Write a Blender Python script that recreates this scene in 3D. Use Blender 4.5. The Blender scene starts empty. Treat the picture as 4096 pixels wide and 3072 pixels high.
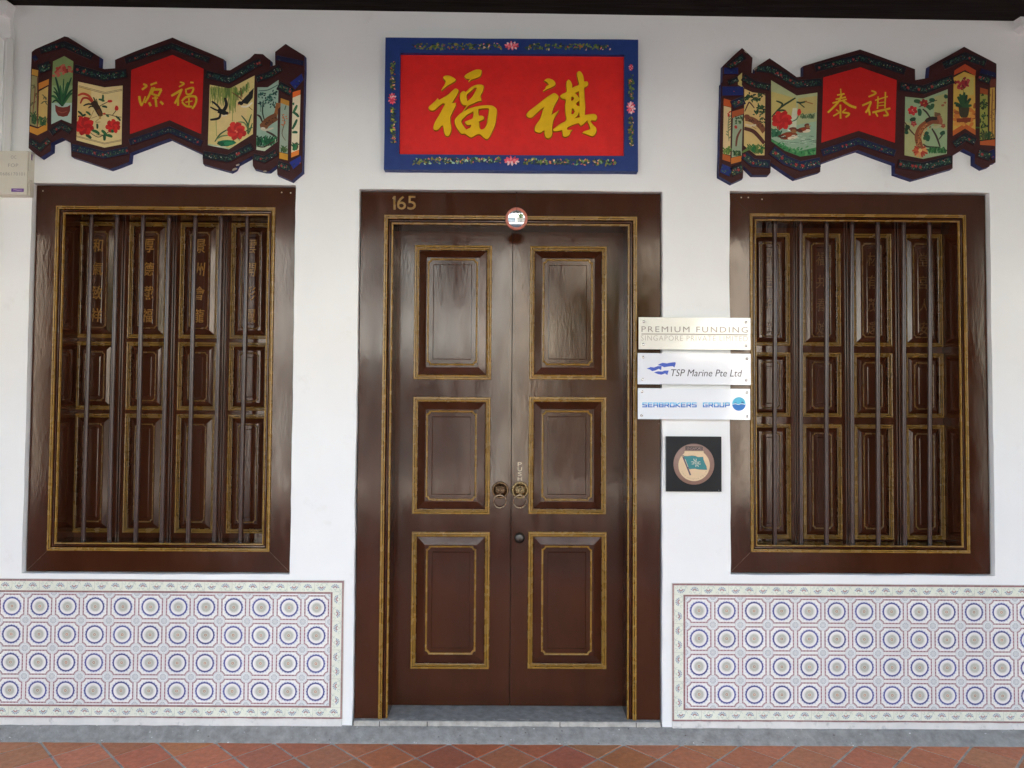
import bpy, bmesh, math, random
from mathutils import Vector, Matrix
from mathutils.geometry import tessellate_polygon
random.seed(7)
R = math.radians
S = bpy.context.scene
C = S.collection
# ------------------------------------------------------------------ camera
F = 2901.0                                   # focal length in photo pixels (photo 4096 x 3072)
CAM = Vector((-0.0346, -4.0425, 1.7231))
PITCH, YAW, ROLL = 0.0315, -0.0040, 0.0068
M3 = (Matrix.Rotation(YAW, 3, 'Z') @ Matrix.Rotation(math.pi/2 + PITCH, 3, 'X') @ Matrix.Rotation(ROLL, 3, 'Z'))
cd = bpy.data.cameras.new('camera'); cam = bpy.data.objects.new('camera', cd); C.objects.link(cam)
cam.matrix_world = Matrix.Translation(CAM) @ M3.to_4x4()
cd.sensor_width = 36; cd.lens = F/4096*36; cd.clip_end = 500; cd.clip_start = 0.05
S.camera = cam
# ------------------------------------------------------------------ light
SUN = Vector((0.12, 0.55, 0.80)).normalized()     # direction towards the sun: behind the house, high
w = bpy.data.worlds.new('World'); S.world = w; w.use_nodes = True
nt = w.node_tree; bg = nt.nodes['Background']
sky = nt.nodes.new('ShaderNodeTexSky'); sky.sky_type = 'NISHITA'; sky.sun_disc = False
sky.sun_elevation = math.asin(SUN.z); sky.sun_rotation = math.atan2(SUN.x, SUN.y)
sky.air_density = 1.0; sky.dust_density = 2.5; sky.ozone_density = 1.0
nt.links.new(sky.outputs[0], bg.inputs[0]); bg.inputs[1].default_value = 0.13
sl = bpy.data.lights.new('sun', 'SUN'); sl.energy = 4.0; sl.angle = R(0.5); sl.color = (1, .95, .88)
so = bpy.data.objects.new('sun', sl); C.objects.link(so); so.rotation_euler = (-SUN).to_track_quat('-Z', 'Y').to_euler(); so.location = (0, 0, 20)
S.view_settings.view_transform = 'Standard'; S.view_settings.look = 'None'; S.view_settings.gamma = 1
S.view_settings.exposure = 3.2
S.render.engine = 'CYCLES'
S.cycles.max_bounces = 10; S.cycles.diffuse_bounces = 6; S.cycles.glossy_bounces = 4
S.cycles.use_denoising = True

# ------------------------------------------------------------------ helpers
def W(u, v, y=0.0):
    """point of the photograph (u, v) on the upright plane at depth y -> (x, z)"""
    d = M3 @ Vector(((u-2048)/F, (1536-v)/F, -1)); t = (y-CAM.y)/d.y; p = CAM + d*t
    return (p.x, p.z)
def rectW(tl, tr, br, bl, y=0.0):
    a, b, c, d = W(*tl, y), W(*tr, y), W(*br, y), W(*bl, y)
    return ((a[0]+d[0])/2, (b[0]+c[0])/2, (c[1]+d[1])/2, (a[1]+b[1])/2)     # x0 x1 z0 z1
def crop(ox, oy, s): return lambda p, y=0.0: W(ox+p[0]*s, oy+p[1]*s, y)
def lin(c, g=1.0):
    o = []
    for q in c[:3]:
        q = q/255; q = q/12.92 if q <= .04045 else ((q+.055)/1.055)**2.4
        o.append(min(.88, q*g))
    return (*o, 1)
WHITE = (1, 1, 1, 1)
def area(p): return sum(p[i][0]*p[(i+1) % len(p)][1]-p[(i+1) % len(p)][0]*p[i][1] for i in range(len(p)))/2
def offset(loop, d):
    """offset a closed (x,z) loop inwards by d, mitred"""
    s = 1 if area(loop) > 0 else -1; n = len(loop); out = []
    for i in range(n):
        p0, p1, p2 = loop[i-1], loop[i], loop[(i+1) % n]
        a = Vector((p1[0]-p0[0], p1[1]-p0[1])).normalized(); b = Vector((p2[0]-p1[0], p2[1]-p1[1])).normalized()
        na, nb = Vector((-a.y, a.x))*s, Vector((-b.y, b.x))*s; m = na+nb
        k = m.length_squared
        m = m*(2/k) if k > .3 else na
        out.append((p1[0]+m.x*d, p1[1]+m.y*d))
    return out
def rect(x0, x1, z0, z1): return [(x0, z0), (x1, z0), (x1, z1), (x0, z1)]
def notched(x0, x1, z0, z1, n, seg=3):
    """rectangle with scooped corners"""
    pts = []
    for cx, cz, a0 in ((x0, z0, 90), (x1, z0, 180), (x1, z1, 270), (x0, z1, 0)):
        for k in range(seg+1):
            a = R(a0 - 90*k/seg); pts.append((cx+n*math.cos(a), cz+n*math.sin(a)))
    return pts

class MB:
    def __init__(s): s.v = []; s.f = []; s.c = []; s.sm = []
    def face(s, pts, col=WHITE, sm=False):
        b = len(s.v); s.v += [tuple(p) for p in pts]; s.f.append(tuple(range(b, b+len(pts)))); s.c.append(col); s.sm.append(sm)
    def grid(s, rows, col=WHITE, closed=True, sm=False, cols=None):
        b = len(s.v); n = len(rows[0])
        for r in rows: s.v += [tuple(p) for p in r]
        for i in range(len(rows)-1):
            for j in range(n if closed else n-1):
                k = (j+1) % n
                s.f.append((b+i*n+j, b+i*n+k, b+(i+1)*n+k, b+(i+1)*n+j)); s.c.append(cols[i] if cols else col); s.sm.append(sm)
    def box(s, x0, x1, y0, y1, z0, z1, col=WHITE):
        P = [(x, y, z) for x in (x0, x1) for y in (y0, y1) for z in (z0, z1)]
        for q in ((0, 1, 3, 2), (4, 6, 7, 5), (0, 4, 5, 1), (2, 3, 7, 6), (0, 2, 6, 4), (1, 5, 7, 3)): s.face([P[i] for i in q], col)
    def fill(s, loops, y, col=WHITE):
        flat = [p for l in loops for p in l]
        for t in tessellate_polygon([[Vector((p[0], p[1], 0)) for p in l] for l in loops]):
            s.face([(flat[i][0], y, flat[i][1]) for i in t], col)
    def prism(s, loop, yf, yb, col=WHITE, side=None, holes=(), grow=0.0, back=False):
        """front face at yf, walls back to yb; the back outline grows by `grow` (a sloped edge)"""
        s.fill([loop]+list(holes), yf, col)
        for k, l in enumerate([loop]+list(holes)):
            o = offset(l, -grow if k == 0 else grow) if grow else l
            s.grid([[(p[0], yf, p[1]) for p in l], [(p[0], yb, p[1]) for p in o]], side or col)
        if back: s.fill([loop]+list(holes), yb, col)
    def sweep(s, loop, prof, sm=False):
        """profile [(inset, y, colour)] carried round a closed loop, mitred"""
        rows = [[(p[0], y, p[1]) for p in offset(loop, d)] for d, y, _ in prof]
        s.grid(rows, cols=[q[2] for q in prof[1:]], sm=sm)
    def sweepU(s, x0, x1, z0, z1, prof):
        """the same round a door opening: two jambs and a head, feet on z0"""
        rows = [[(x0+d, y, z0), (x0+d, y, z1-d), (x1-d, y, z1-d), (x1-d, y, z0)] for d, y, _ in prof]
        s.grid(rows, cols=[q[2] for q in prof[1:]], closed=False)
    def lathe(s, cx, cz, prof, n=32, col=WHITE, cols=None, sm=True):
        rows = [[(cx+r*math.cos(2*math.pi*k/n), y, cz+r*math.sin(2*math.pi*k/n)) for k in range(n)] for r, y in prof]
        s.grid(rows, col, sm=sm, cols=cols)
    def tube(s, pts, r, n=10, col=WHITE, closed=False):
        P = [Vector(p) for p in pts]; rows = []; m = len(P)
        for i, p in enumerate(P):
            t = (P[(i+1) % m]-P[i-1]) if closed else (P[min(i+1, m-1)]-P[max(i-1, 0)])
            t.normalize(); a = t.cross(Vector((0, 1, 0)))
            if a.length < .1: a = t.cross(Vector((1, 0, 0)))
            a.normalize(); b = t.cross(a); rr = r[i] if isinstance(r, (list, tuple)) else r
            rows.append([tuple(p+a*rr*math.cos(2*math.pi*k/n)+b*rr*math.sin(2*math.pi*k/n)) for k in range(n)])
        if closed: rows.append(rows[0])
        s.grid(rows, col, sm=True)
        if not closed:
            s.face(rows[0], col); s.face(rows[-1], col)
    def ball(s, c, r, n=12, m=8, col=WHITE, sq=(1, 1, 1)):
        s.grid([[(c[0]+sq[0]*r*math.sin(math.pi*i/m)*math.cos(2*math.pi*k/n), c[1]+sq[1]*r*math.sin(math.pi*i/m)*math.sin(2*math.pi*k/n), c[2]+sq[2]*r*math.cos(math.pi*i/m)) for k in range(n)] for i in range(m+1)], col, sm=True)
    def merge(s, verts, faces, col=WHITE):
        b = len(s.v); s.v += verts
        for f in faces: s.f.append(tuple(b+i for i in f)); s.c.append(col); s.sm.append(False)
    def build(s, name, mat, parent=None, weld=False, bevel=0):
        me = bpy.data.meshes.new(name); me.from_pydata(s.v, [], s.f)
        ca = me.color_attributes.new('Col', 'FLOAT_COLOR', 'CORNER'); buf = []
        for f, c in zip(s.f, s.c): buf += list(c)*len(f)
        ca.data.foreach_set('color', buf)
        me.polygons.foreach_set('use_smooth', s.sm)
        if weld:
            bm = bmesh.new(); bm.from_mesh(me); bmesh.ops.remove_doubles(bm, verts=bm.verts, dist=1e-5)
            bmesh.ops.recalc_face_normals(bm, faces=bm.faces); bm.to_mesh(me); bm.free()
        me.update()
        o = bpy.data.objects.new(name, me); C.objects.link(o); me.materials.append(mat)
        if bevel:
            md = o.modifiers.new('bevel', 'BEVEL'); md.width = bevel; md.segments = 2; md.limit_method = 'ANGLE'
        if parent is not None: o.parent = parent; o.matrix_parent_inverse = parent.matrix_world.inverted()
        return o
def tag(o, label=None, cat=None, group=None, kind=None):
    for k, v in (('label', label), ('category', cat), ('group', group), ('kind', kind)):
        if v: o[k] = v
    return o
def thing(name, loc, label, cat, group=None):
    o = bpy.data.objects.new(name, None); C.objects.link(o); o.location = loc; o.empty_display_size = .05
    o.matrix_world = Matrix.Translation(loc)
    return tag(o, label, cat, group)

def text(mb, body, x0, x1, z0, z1, y, depth=0.0006, col=WHITE, shear=0.0, sp=1.0, bold=0.0, grad=None):
    """built-in lettering stretched into the box x0..x1, z0..z1, front at y"""
    c = bpy.data.curves.new('t', 'FONT'); c.body = body; c.shear = shear; c.space_character = sp; c.resolution_u = 3
    c.offset = bold
    o = bpy.data.objects.new('t', c); C.objects.link(o); bpy.context.view_layer.update()
    m = o.evaluated_get(bpy.context.evaluated_depsgraph_get()).to_mesh()
    V = [v.co.copy() for v in m.vertices]; P = [tuple(p.vertices) for p in m.polygons]
    E = {}
    for p in P:
        for i in range(len(p)):
            k = (p[i], p[(i+1) % len(p)]); kk = (min(k), max(k)); E[kk] = E.get(kk, 0)+1
    bpy.data.objects.remove(o); bpy.data.curves.remove(c)
    xs = [v.x for v in V]; ys = [v.y for v in V]
    ax, bx, ay, by = min(xs), max(xs), min(ys), max(ys)
    Q = [(x0+(v.x-ax)/(bx-ax)*(x1-x0), z0+(v.y-ay)/(by-ay)*(z1-z0)) for v in V]
    n = len(Q); b = len(mb.v)
    mb.v += [(q[0], y, q[1]) for q in Q]+[(q[0], y+depth, q[1]) for q in Q]
    for p in P:
        cc = col
        if grad: cc = grad(sum(Q[i][1] for i in p)/len(p))
        mb.f.append(tuple(b+i for i in p)); mb.c.append(cc); mb.sm.append(False)
    for (i, j), k in E.items():
        if k == 1: mb.f.append((b+i, b+j, b+n+j, b+n+i)); mb.c.append(col); mb.sm.append(False)

def inside(p, l):
    r = False; n = len(l)
    for i in range(n):
        a, c = l[i], l[i-1]
        if (a[1] > p[1]) != (c[1] > p[1]) and p[0] < (c[0]-a[0])*(p[1]-a[1])/(c[1]-a[1])+a[0]: r = not r
    return r
def clamp(mb, loops):
    """keep brush marks within the painted fields: marks running over an edge stop at it"""
    for k, v in enumerate(mb.v):
        p = (v[0], v[2])
        if any(inside(p, l) for l in loops): continue
        best = None
        for l in loops:
            for i in range(len(l)):
                a, c = Vector(l[i-1]), Vector(l[i]); d = c-a; t = max(0, min(1, (Vector(p)-a).dot(d)/max(d.length_squared, 1e-12))); q = a+d*t; e = (q-Vector(p)).length
                if best is None or e < best[0]: best = (e, q)
        if best[0] > 1e-6: mb.v[k] = (best[1].x, v[1], best[1].y)
class Paint:
    """brush marks laid as thin relief on a painted surface; coordinates are read off one enlargement of the photograph"""
    def __init__(s, cr, y, g=1.0, mb=None): s.cr = cr; s.y = y; s.g = g; s.mb = mb or MB(); s.k = 0; s.fields = []
    def lay(s): s.k += 1; return s.y - .000012*s.k
    def P(s, p): return s.cr(p, s.y)
    def poly(s, pts, col):
        y = s.lay(); l = [s.P(p) for p in pts]; s.fields.append(l); s.mb.fill([l], y, lin(col, s.g))
    def stroke(s, pts, w, col, taper=.25, smooth=True):
        P = [Vector(p) for p in pts]
        if smooth and len(P) > 2:
            Q = []
            for i in range(len(P)-1):
                a, b, c, d = P[max(i-1, 0)], P[i], P[i+1], P[min(i+2, len(P)-1)]
                for k in range(4):
                    t = k/4; Q.append(.5*((2*b)+(c-a)*t+(2*a-5*b+4*c-d)*t*t+(3*b-a-3*c+d)*t**3))
            P = Q+[P[-1]]
        n = len(P); A = []; B = []
        for i, p in enumerate(P):
            t = (P[min(i+1, n-1)]-P[max(i-1, 0)]); t = t.normalized() if t.length else Vector((1, 0)); m = Vector((-t.y, t.x)); f = i/(n-1)
            ww = (w[0]+(w[1]-w[0])*f if isinstance(w, tuple) else w*(taper+(1-taper)*math.sin(math.pi*(.1+.8*f))**.6))/2
            A.append(s.P(p+m*ww)); B.append(s.P(p-m*ww))
        y = s.lay(); s.mb.grid([[(p[0], y, p[1]) for p in A], [(p[0], y, p[1]) for p in B]], lin(col, s.g), closed=False)
    def blob(s, x, y, rx, ry, col, a=0, n=9, j=.18):
        pts = []; a = R(a)
        for k in range(n):
            t = 2*math.pi*k/n; q = 1+random.uniform(-j, j); px, py = rx*q*math.cos(t), ry*q*math.sin(t)
            pts.append((x+px*math.cos(a)-py*math.sin(a), y+px*math.sin(a)+py*math.cos(a)))
        yy = s.lay(); s.mb.face([(p[0], yy, p[1]) for p in map(s.P, pts)], lin(col, s.g))
    def flower(s, x, y, r, col, dark, n=7, hub=(225, 170, 60)):
        for ring, rr in ((0, 1), (1, .62)):
            for k in range(n):
                a = 2*math.pi*(k+ring*.5)/n+.3
                s.blob(x+math.cos(a)*r*.55*rr, y+math.sin(a)*r*.5*rr, r*.46*rr+r*.06, r*.34*rr+r*.05, dark if (k % 2 == ring) else col, math.degrees(a))
        for k in range(4): s.blob(x+random.uniform(-.15, .15)*r, y+random.uniform(-.15, .15)*r, r*.08, r*.06, hub)
    def leaf(s, x0, y0, x1, y1, w, col): s.stroke([(x0, y0), ((x0+x1)/2+w*.15, (y0+y1)/2-w*.15), (x1, y1)], w, col, .08)
    def tuft(s, x0, x1, y, h, n, cols, w=8):
        for k in range(n):
            x = random.uniform(x0, x1); q = random.uniform(.4, 1)*h
            s.stroke([(x, y+random.uniform(-.1, .1)*h), (x+random.uniform(-.15, .15)*h, y-q*.6), (x+random.uniform(-.4, .4)*h, y-q)], w, random.choice(cols), .15)
    def specks(s, path, w, n, pal, r=7):
        P = [Vector(p) for p in path]; L = [(P[i+1]-P[i]).length for i in range(len(P)-1)]; T = sum(L)
        for k in range(n):
            d = random.random()*T; i = 0
            while d > L[i] and i < len(L)-1: d -= L[i]; i += 1
            t = (P[i+1]-P[i]).normalized(); m = Vector((-t.y, t.x)); p = P[i]+t*d+m*random.uniform(-.5, .5)*w
            c = random.choice(pal); q = r*random.uniform(.5, 1.3)
            s.blob(p.x, p.y, q*1.5, q*.8, c, random.uniform(0, 180), 6, .3)

# ------------------------------------------------------------------ materials
def mat(name): m = bpy.data.materials.new(name); m.use_nodes = True; return m, m.node_tree, m.node_tree.nodes['Principled BSDF']
def N(t, kind, **kw):
    n = t.nodes.new(kind)
    for k, v in kw.items():
        if k in n.inputs: n.inputs[k].default_value = v
        else: setattr(n, k, v)
    return n
def surf(name, base=None, rough=.5, var=.12, vscale=6, bump=.0, bscale=40, stretch=(1, 1, 1), coat=0, metal=0, rvar=.1, spec=.5, dirt=None, dscale=3, dlo=.55, dhi=.75):
    """painted / plain surface: base colour (or the colour attribute) varied by noise, noisy roughness, fine bump, optional stains"""
    m, t, b = mat(name); L = t.links.new
    geo = N(t, 'ShaderNodeTexCoord'); mp = N(t, 'ShaderNodeMapping'); mp.inputs['Scale'].default_value = stretch
    L(geo.outputs['Object'], mp.inputs[0])
    n1 = N(t, 'ShaderNodeTexNoise', Scale=vscale, Detail=5.0, Roughness=.6); L(mp.outputs[0], n1.inputs['Vector'])
    if base is None: src = N(t, 'ShaderNodeVertexColor', layer_name='Col').outputs[0]
    else: src = N(t, 'ShaderNodeRGB').outputs[0]; src.default_value = (*base, 1)
    mr = N(t, 'ShaderNodeMapRange'); mr.inputs[1].default_value = .3; mr.inputs[2].default_value = .7; mr.inputs[3].default_value = 1-var; mr.inputs[4].default_value = 1+var
    L(n1.outputs[0], mr.inputs[0])
    mx = N(t, 'ShaderNodeMix', data_type='RGBA', blend_type='MULTIPLY'); mx.inputs[0].default_value = 1
    L(src, mx.inputs[6]); L(mr.outputs[0], mx.inputs[7]); out = mx.outputs[2]
    if dirt:
        n3 = N(t, 'ShaderNodeTexNoise', Scale=dscale, Detail=8.0, Roughness=.7); L(geo.outputs['Object'], n3.inputs['Vector'])
        r3 = N(t, 'ShaderNodeMapRange'); r3.inputs[1].default_value = dlo; r3.inputs[2].default_value = dhi; L(n3.outputs[0], r3.inputs[0])
        m3 = N(t, 'ShaderNodeMix', data_type='RGBA'); L(r3.outputs[0], m3.inputs[0]); L(out, m3.inputs[6]); m3.inputs[7].default_value = (*dirt, 1); out = m3.outputs[2]
    L(out, b.inputs['Base Color'])
    n2 = N(t, 'ShaderNodeTexNoise', Scale=vscale*2.3, Detail=3.0); L(mp.outputs[0], n2.inputs['Vector'])
    m2 = N(t, 'ShaderNodeMapRange'); m2.inputs[1].default_value = .3; m2.inputs[2].default_value = .7; m2.inputs[3].default_value = max(.02, rough-rvar); m2.inputs[4].default_value = rough+rvar
    L(n2.outputs[0], m2.inputs[0]); L(m2.outputs[0], b.inputs['Roughness'])
    b.inputs['Metallic'].default_value = metal; b.inputs['Coat Weight'].default_value = coat; b.inputs['Coat Roughness'].default_value = .12
    b.inputs['Specular IOR Level'].default_value = spec
    if bump:
        n4 = N(t, 'ShaderNodeTexNoise', Scale=bscale, Detail=4.0, Roughness=.55); L(mp.outputs[0], n4.inputs['Vector'])
        bp = N(t, 'ShaderNodeBump', Strength=1.0, Distance=bump); L(n4.outputs[0], bp.inputs['Height']); L(bp.outputs[0], b.inputs['Normal'])
    return m
BROWN = (.049, .0142, .0060)
m_wall = surf('lime_plaster', (.85, .85, .83), .75, .025, 1.6, .003, 5, dirt=(.70, .68, .64), dscale=4, dlo=.60, dhi=.9)
m_wood = surf('brown_gloss_paint', None, .125, .2, 7, .00028, 70, stretch=(1, 1, .3), rvar=.06, spec=.52, dirt=(.36, .30, .25), dscale=34, dlo=.735, dhi=.75)
m_wood.node_tree.nodes['Principled BSDF'].inputs['Specular Tint'].default_value = (1, .93, .84, 1)      # warm tint put into the gloss to warm its reflections
m_bar = surf('bar_paint', (.050, .022, .015), .2, .15, 40, 0, rvar=.05, spec=.5)
m_gilt = surf('gilt_paint', None, .27, .16, 8, .0006, 90, rvar=.08, dirt=(.15, .078, .022), dscale=7, dlo=.60, dhi=.95)
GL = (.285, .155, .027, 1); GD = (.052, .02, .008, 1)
m_paint = surf('oil_paint', None, .55, .07, 18, .0006, 120, rvar=.1, spec=.35)
m_tile = surf('glazed_tile', None, .22, .05, 12, .0003, 30, rvar=.06)
m_terra = surf('terracotta', None, .55, .16, 30, .0012, 60, rvar=.12, dirt=(.34, .20, .14), dscale=12, dlo=.64, dhi=1.1)
m_cement = surf('cement', None, .85, .25, 22, .004, 70, dirt=(.50, .48, .45), dscale=46, dlo=.64, dhi=.70)
m_grout = surf('grout', (.40, .375, .33), .9, .2, 20, .002, 60, dirt=(.12, .10, .08), dscale=16, dlo=.55, dhi=.7)
m_ceil = surf('dark_timber', (.0085, .005, .0035), .7, .3, 6, .002, 30, stretch=(.2, 3, 3), spec=.1)
m_plate = surf('acrylic_plate', None, .06, .015, 4, 0, rvar=.03, coat=1)
m_steel = surf('brushed_steel', (.62, .60, .57), .28, .1, 60, metal=1)
m_brass = surf('old_brass', (.34, .25, .13), .32, .35, 60, .0006, 160, metal=1, rvar=.12)
m_chrome = surf('ring_metal', (.38, .30, .21), .3, .15, 40, metal=1)
m_lock = surf('lock_metal', None, .4, .2, 60, metal=1)
m_mirror = surf('mirror_glass', (.58, .59, .60), .03, .01, 4, metal=1, rvar=.015)
m_pink = surf('pink_plastic', (.60, .19, .13), .32, .06, 20)
m_plain = surf('printed_colour', None, .45, .05, 20)
m_box = surf('cream_plastic', (.66, .62, .52), .42, .04, 8)

# ================================================================== SETTING
YW, YF, YL = .006, .034, .202          # plaster face, timber frame face, door / shutter leaf face
ZF = -.0937                            # five-foot-way floor
FX, FY, FD = -2.5373, -.0771, .1566    # floor tile lattice: origin, edge of the cement strip, half diagonal
DO = rectW((1442, 764.7), (2645, 778), (2637, 2881.5), (1420, 2871), YF)          # door frame outer
WL = rectW((151.6, 737.9), (1181, 754.3), (1164.8, 2287.8), (99.4, 2287.8), YF)   # left window frame outer
WR = rectW((2924, 772), (3934, 782), (3969, 2301), (2913, 2286), YF)              # right window frame outer
ZTL, ZTR = W(250, 25, YW)[1], W(4000, 84, YW)[1]                                  # underside of ceiling, left / right
def zceil(x): return ZTL+(ZTR-ZTL)*(x-W(250, 25)[0])/(W(4000, 84)[0]-W(250, 25)[0])
ZB = W(2048, 2906, YW)[1]                                                         # foot of the plaster

def rough(loop, j, step=.07):
    out = []
    for i in range(len(loop)):
        a, b = Vector(loop[i]), Vector(loop[(i+1) % len(loop)]); n = max(1, int((b-a).length/step))
        t = (b-a).normalized(); m = Vector((-t.y, t.x)); q = 0
        for k in range(n):
            q = .6*q+random.uniform(-j, j); out.append(tuple(a+(b-a)*k/n+m*(q if k else 0)))
    return out
mb = MB()
hl = [rough(rect(r[0]-.006, r[1]+.006, r[2]-.004, r[3]+.006), .0018) for r in (WL, WR)]
dl = rough([(DO[0]-.006, ZB-.06), (DO[0]-.006, DO[3]+.006), (DO[1]+.006, DO[3]+.006), (DO[1]+.006, ZB-.06)][::-1], .0018)
outer = [(-4.6, ZB-.06)]
dlp = [p for p in dl]
i0 = min(range(len(dlp)), key=lambda i: (dlp[i][0]-DO[0]+.006)**2+(dlp[i][1]-ZB+.06)**2)
ring = dlp[i0:]+dlp[:i0]
if ring[1][1] < ring[-1][1]: ring = [ring[0]]+ring[1:][::-1]
loop = [(-9.0, ZB-.06)]+ring+[(9.0, ZB-.06), (9.0, 4.6), (-9.0, 4.6)]
# drop the straight run across the door foot
k = max(range(len(loop)), key=lambda i: 0)
foot = [p for p in loop if not (DO[0]+.05 < p[0] < DO[1]-.05 and p[1] < ZB-.03)]
mb.prism(foot, YW, YW+.30, holes=hl)
wall = mb.build('plaster_wall', m_wall)
tag(wall, 'white plastered shophouse front wall around the door and the two windows', 'wall')

mb = MB()      # cement fillet running along the foot of the wall, sloping down to the tiles
xs = [-9+.06*i for i in range(int(18/.06)+1)]
rows = []
for yy, zz in ((YW+.06, ZB+.004), (YW-.004, ZB+.002), (-.02, ZB-.008), (FY+.018, ZF+.014), (FY-.002, ZF+.002), (FY-.006, ZF-.02)):
    rows.append([(x, yy+random.uniform(-.0025, .0025), zz+random.uniform(-.0015, .0015)) for x in xs])
CE = (.275, .262, .24, 1)
mb.grid(rows, CE, closed=False, sm=True)
for k in range(260):           # spatters of limewash and specks of grit
    x = random.uniform(-4.2, 4.2); i = random.randrange(1, 4); f = random.random(); j = min(range(len(xs)), key=lambda q: abs(xs[q]-x))
    a, c = Vector(rows[i][j]), Vector(rows[i+1][j]); q = a.lerp(c, f); nrm = Vector((0, a.z-c.z, c.y-a.y)).normalized(); nrm = nrm if nrm.z > 0 else -nrm
    q.x = x; q += nrm*.0022; u = Vector((1, 0, 0)); v = (c-a).normalized(); v.x = 0; r_ = random.choice((.0012, .0016, .0022, .004)); col = random.choice([(.62, .6, .56, 1), (.5, .48, .44, 1), (.10, .09, .08, 1), (.14, .12, .10, 1)])
    mb.face([q+u*r_*random.uniform(.6, 1.8)*math.cos(t)+v*r_*random.uniform(.5, 1.1)*math.sin(t) for t in (0, 1.05, 2.1, 3.14, 4.2, 5.2)], col)
tag(mb.build('cement_kerb', m_cement), kind='structure')
mb = MB()
mb.face([(-9, FY+.3, ZF-.004), (9, FY+.3, ZF-.004), (9, -3.3, ZF-.004), (-9, -3.3, ZF-.004)])
pal = [(.50, .160, .068), (.46, .140, .060), (.52, .175, .080), (.48, .155, .070), (.44, .132, .058), (.51, .168, .070)]
g = .0088
tl = MB()
for j in range(0, 22):
    for i in range(-20, 38):
        cx = FX+(2*i+(1 if j % 2 == 0 else 0))*FD; cy = FY-j*FD
        dz = random.uniform(-.0008, .0008); c = (*[q*random.uniform(.9, 1.1) for q in random.choice(pal)], 1)
        def ring_(s, z): 
            p = [(cx-s, cy), (cx, cy-s), (cx+s, cy)]
            if j: p.append((cx, cy+s))
            else: p[0] = (cx-s, cy-.001); p[2] = (cx+s, cy-.001)
            return [(a, b, z) for a, b in p]
        a, b, d = ring_(FD-g, ZF+dz-.006), ring_(FD-g-.0006, ZF+dz-.0012), ring_(FD-g-.003, ZF+dz)
        tl.grid([a, b, d], c); tl.face(d, c)
base = mb.build('tile_bedding', m_grout); tag(base, kind='structure')
tag(tl.build('terracotta_floor', m_terra), kind='structure')

mb = MB()      # boarded ceiling of the walkway
n = 15
for i in range(n):
    y1 = YW-.002-i*.22; y0 = y1-.216
    za, zb = zceil(-9), zceil(9)
    mb.face([(-9, y0, za), (9, y0, zb), (9, y1, zb), (-9, y1, za)])
    for y in (y0, y1): mb.face([(-9, y, za), (9, y, zb), (9, y, zb+.02), (-9, y, za+.02)])
mb.face([(-9, -3.3, zceil(-9)+.02), (9, -3.3, zceil(9)+.02), (9, YW-.002, zceil(9)+.02), (-9, YW-.002, zceil(-9)+.02)])
tag(mb.build('timber_ceiling', m_ceil), 'dark brown timber ceiling along the top of the wall', 'ceiling')

# corbels and piers of the cross walls at both ends of the bay, cable trunking on the left
def cr_tl(p, y=YW): return W(p[0]/4.1475, p[1]/4.1475, y)
mb = MB()
pts = [cr_tl(p) for p in ((-300, -60), (95, -60), (150, 30), (250, 125), (215, 215), (205, 330), (130, 320), (60, 280), (0, 215), (-300, 215))]
mb.prism(pts, YW-.055, YW, grow=.004)
pts = [cr_tl(p) for p in ((-300, 215), (0, 215), (60, 280), (130, 320), (205, 330), (228, 640), (190, 665), (150, 655), (110, 680), (60, 650), (0, 610), (-300, 600))]
mb.prism(pts, YW-.022, YW, grow=.004)
xa = cr_tl((60, 1500))[0]
mb.prism(rect(-4.6, xa, ZB-.05, cr_tl((0, 640))[1]), YW-.008, YW)
tag(mb.build('wall_corbel', m_wall), 'moulded white plaster corbel in the top left corner under the ceiling', 'corbel')
mb = MB()
def cr_tr(p, y=YW): return W(3700+p[0]/4.1465, p[1]/4.1465, y)
pts = [cr_tr(p) for p in ((1900, -60), (1900, 560), (1640, 560), (1560, 560), (1490, 500), (1495, 430), (1480, 345), (1500, 300), (1590, 250), (1650, 180), (1720, 60))]
mb.prism(pts, YW-.05, YW, grow=.006)
mb.prism(rect(cr_tr((1660, 800))[0], 4.6, ZB-.05, cr_tr((0, 560))[1]), YW-.014, YW)
tag(mb.build('wall_corbel', m_wall), 'moulded white plaster corbel in the top right corner under the ceiling', 'corbel')
mb = MB()
a, b = cr_tl((40, 2500), 0)[0], cr_tl((205, 2500), 0)[0]
x0, x1 = W(30, 400, 0)[0], W(54, 400, 0)[0]
mb.box(x0, x1, YW-.022, YW-.0085, W(30, 610, 0)[1], W(30, 160, 0)[1])
tag(mb.build('cable_trunking', surf('white_trunking', (.72, .72, .69), .45, .02, 4), bevel=.002), 'white cable trunking running up the wall from the cream box', 'trunking')

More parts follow.
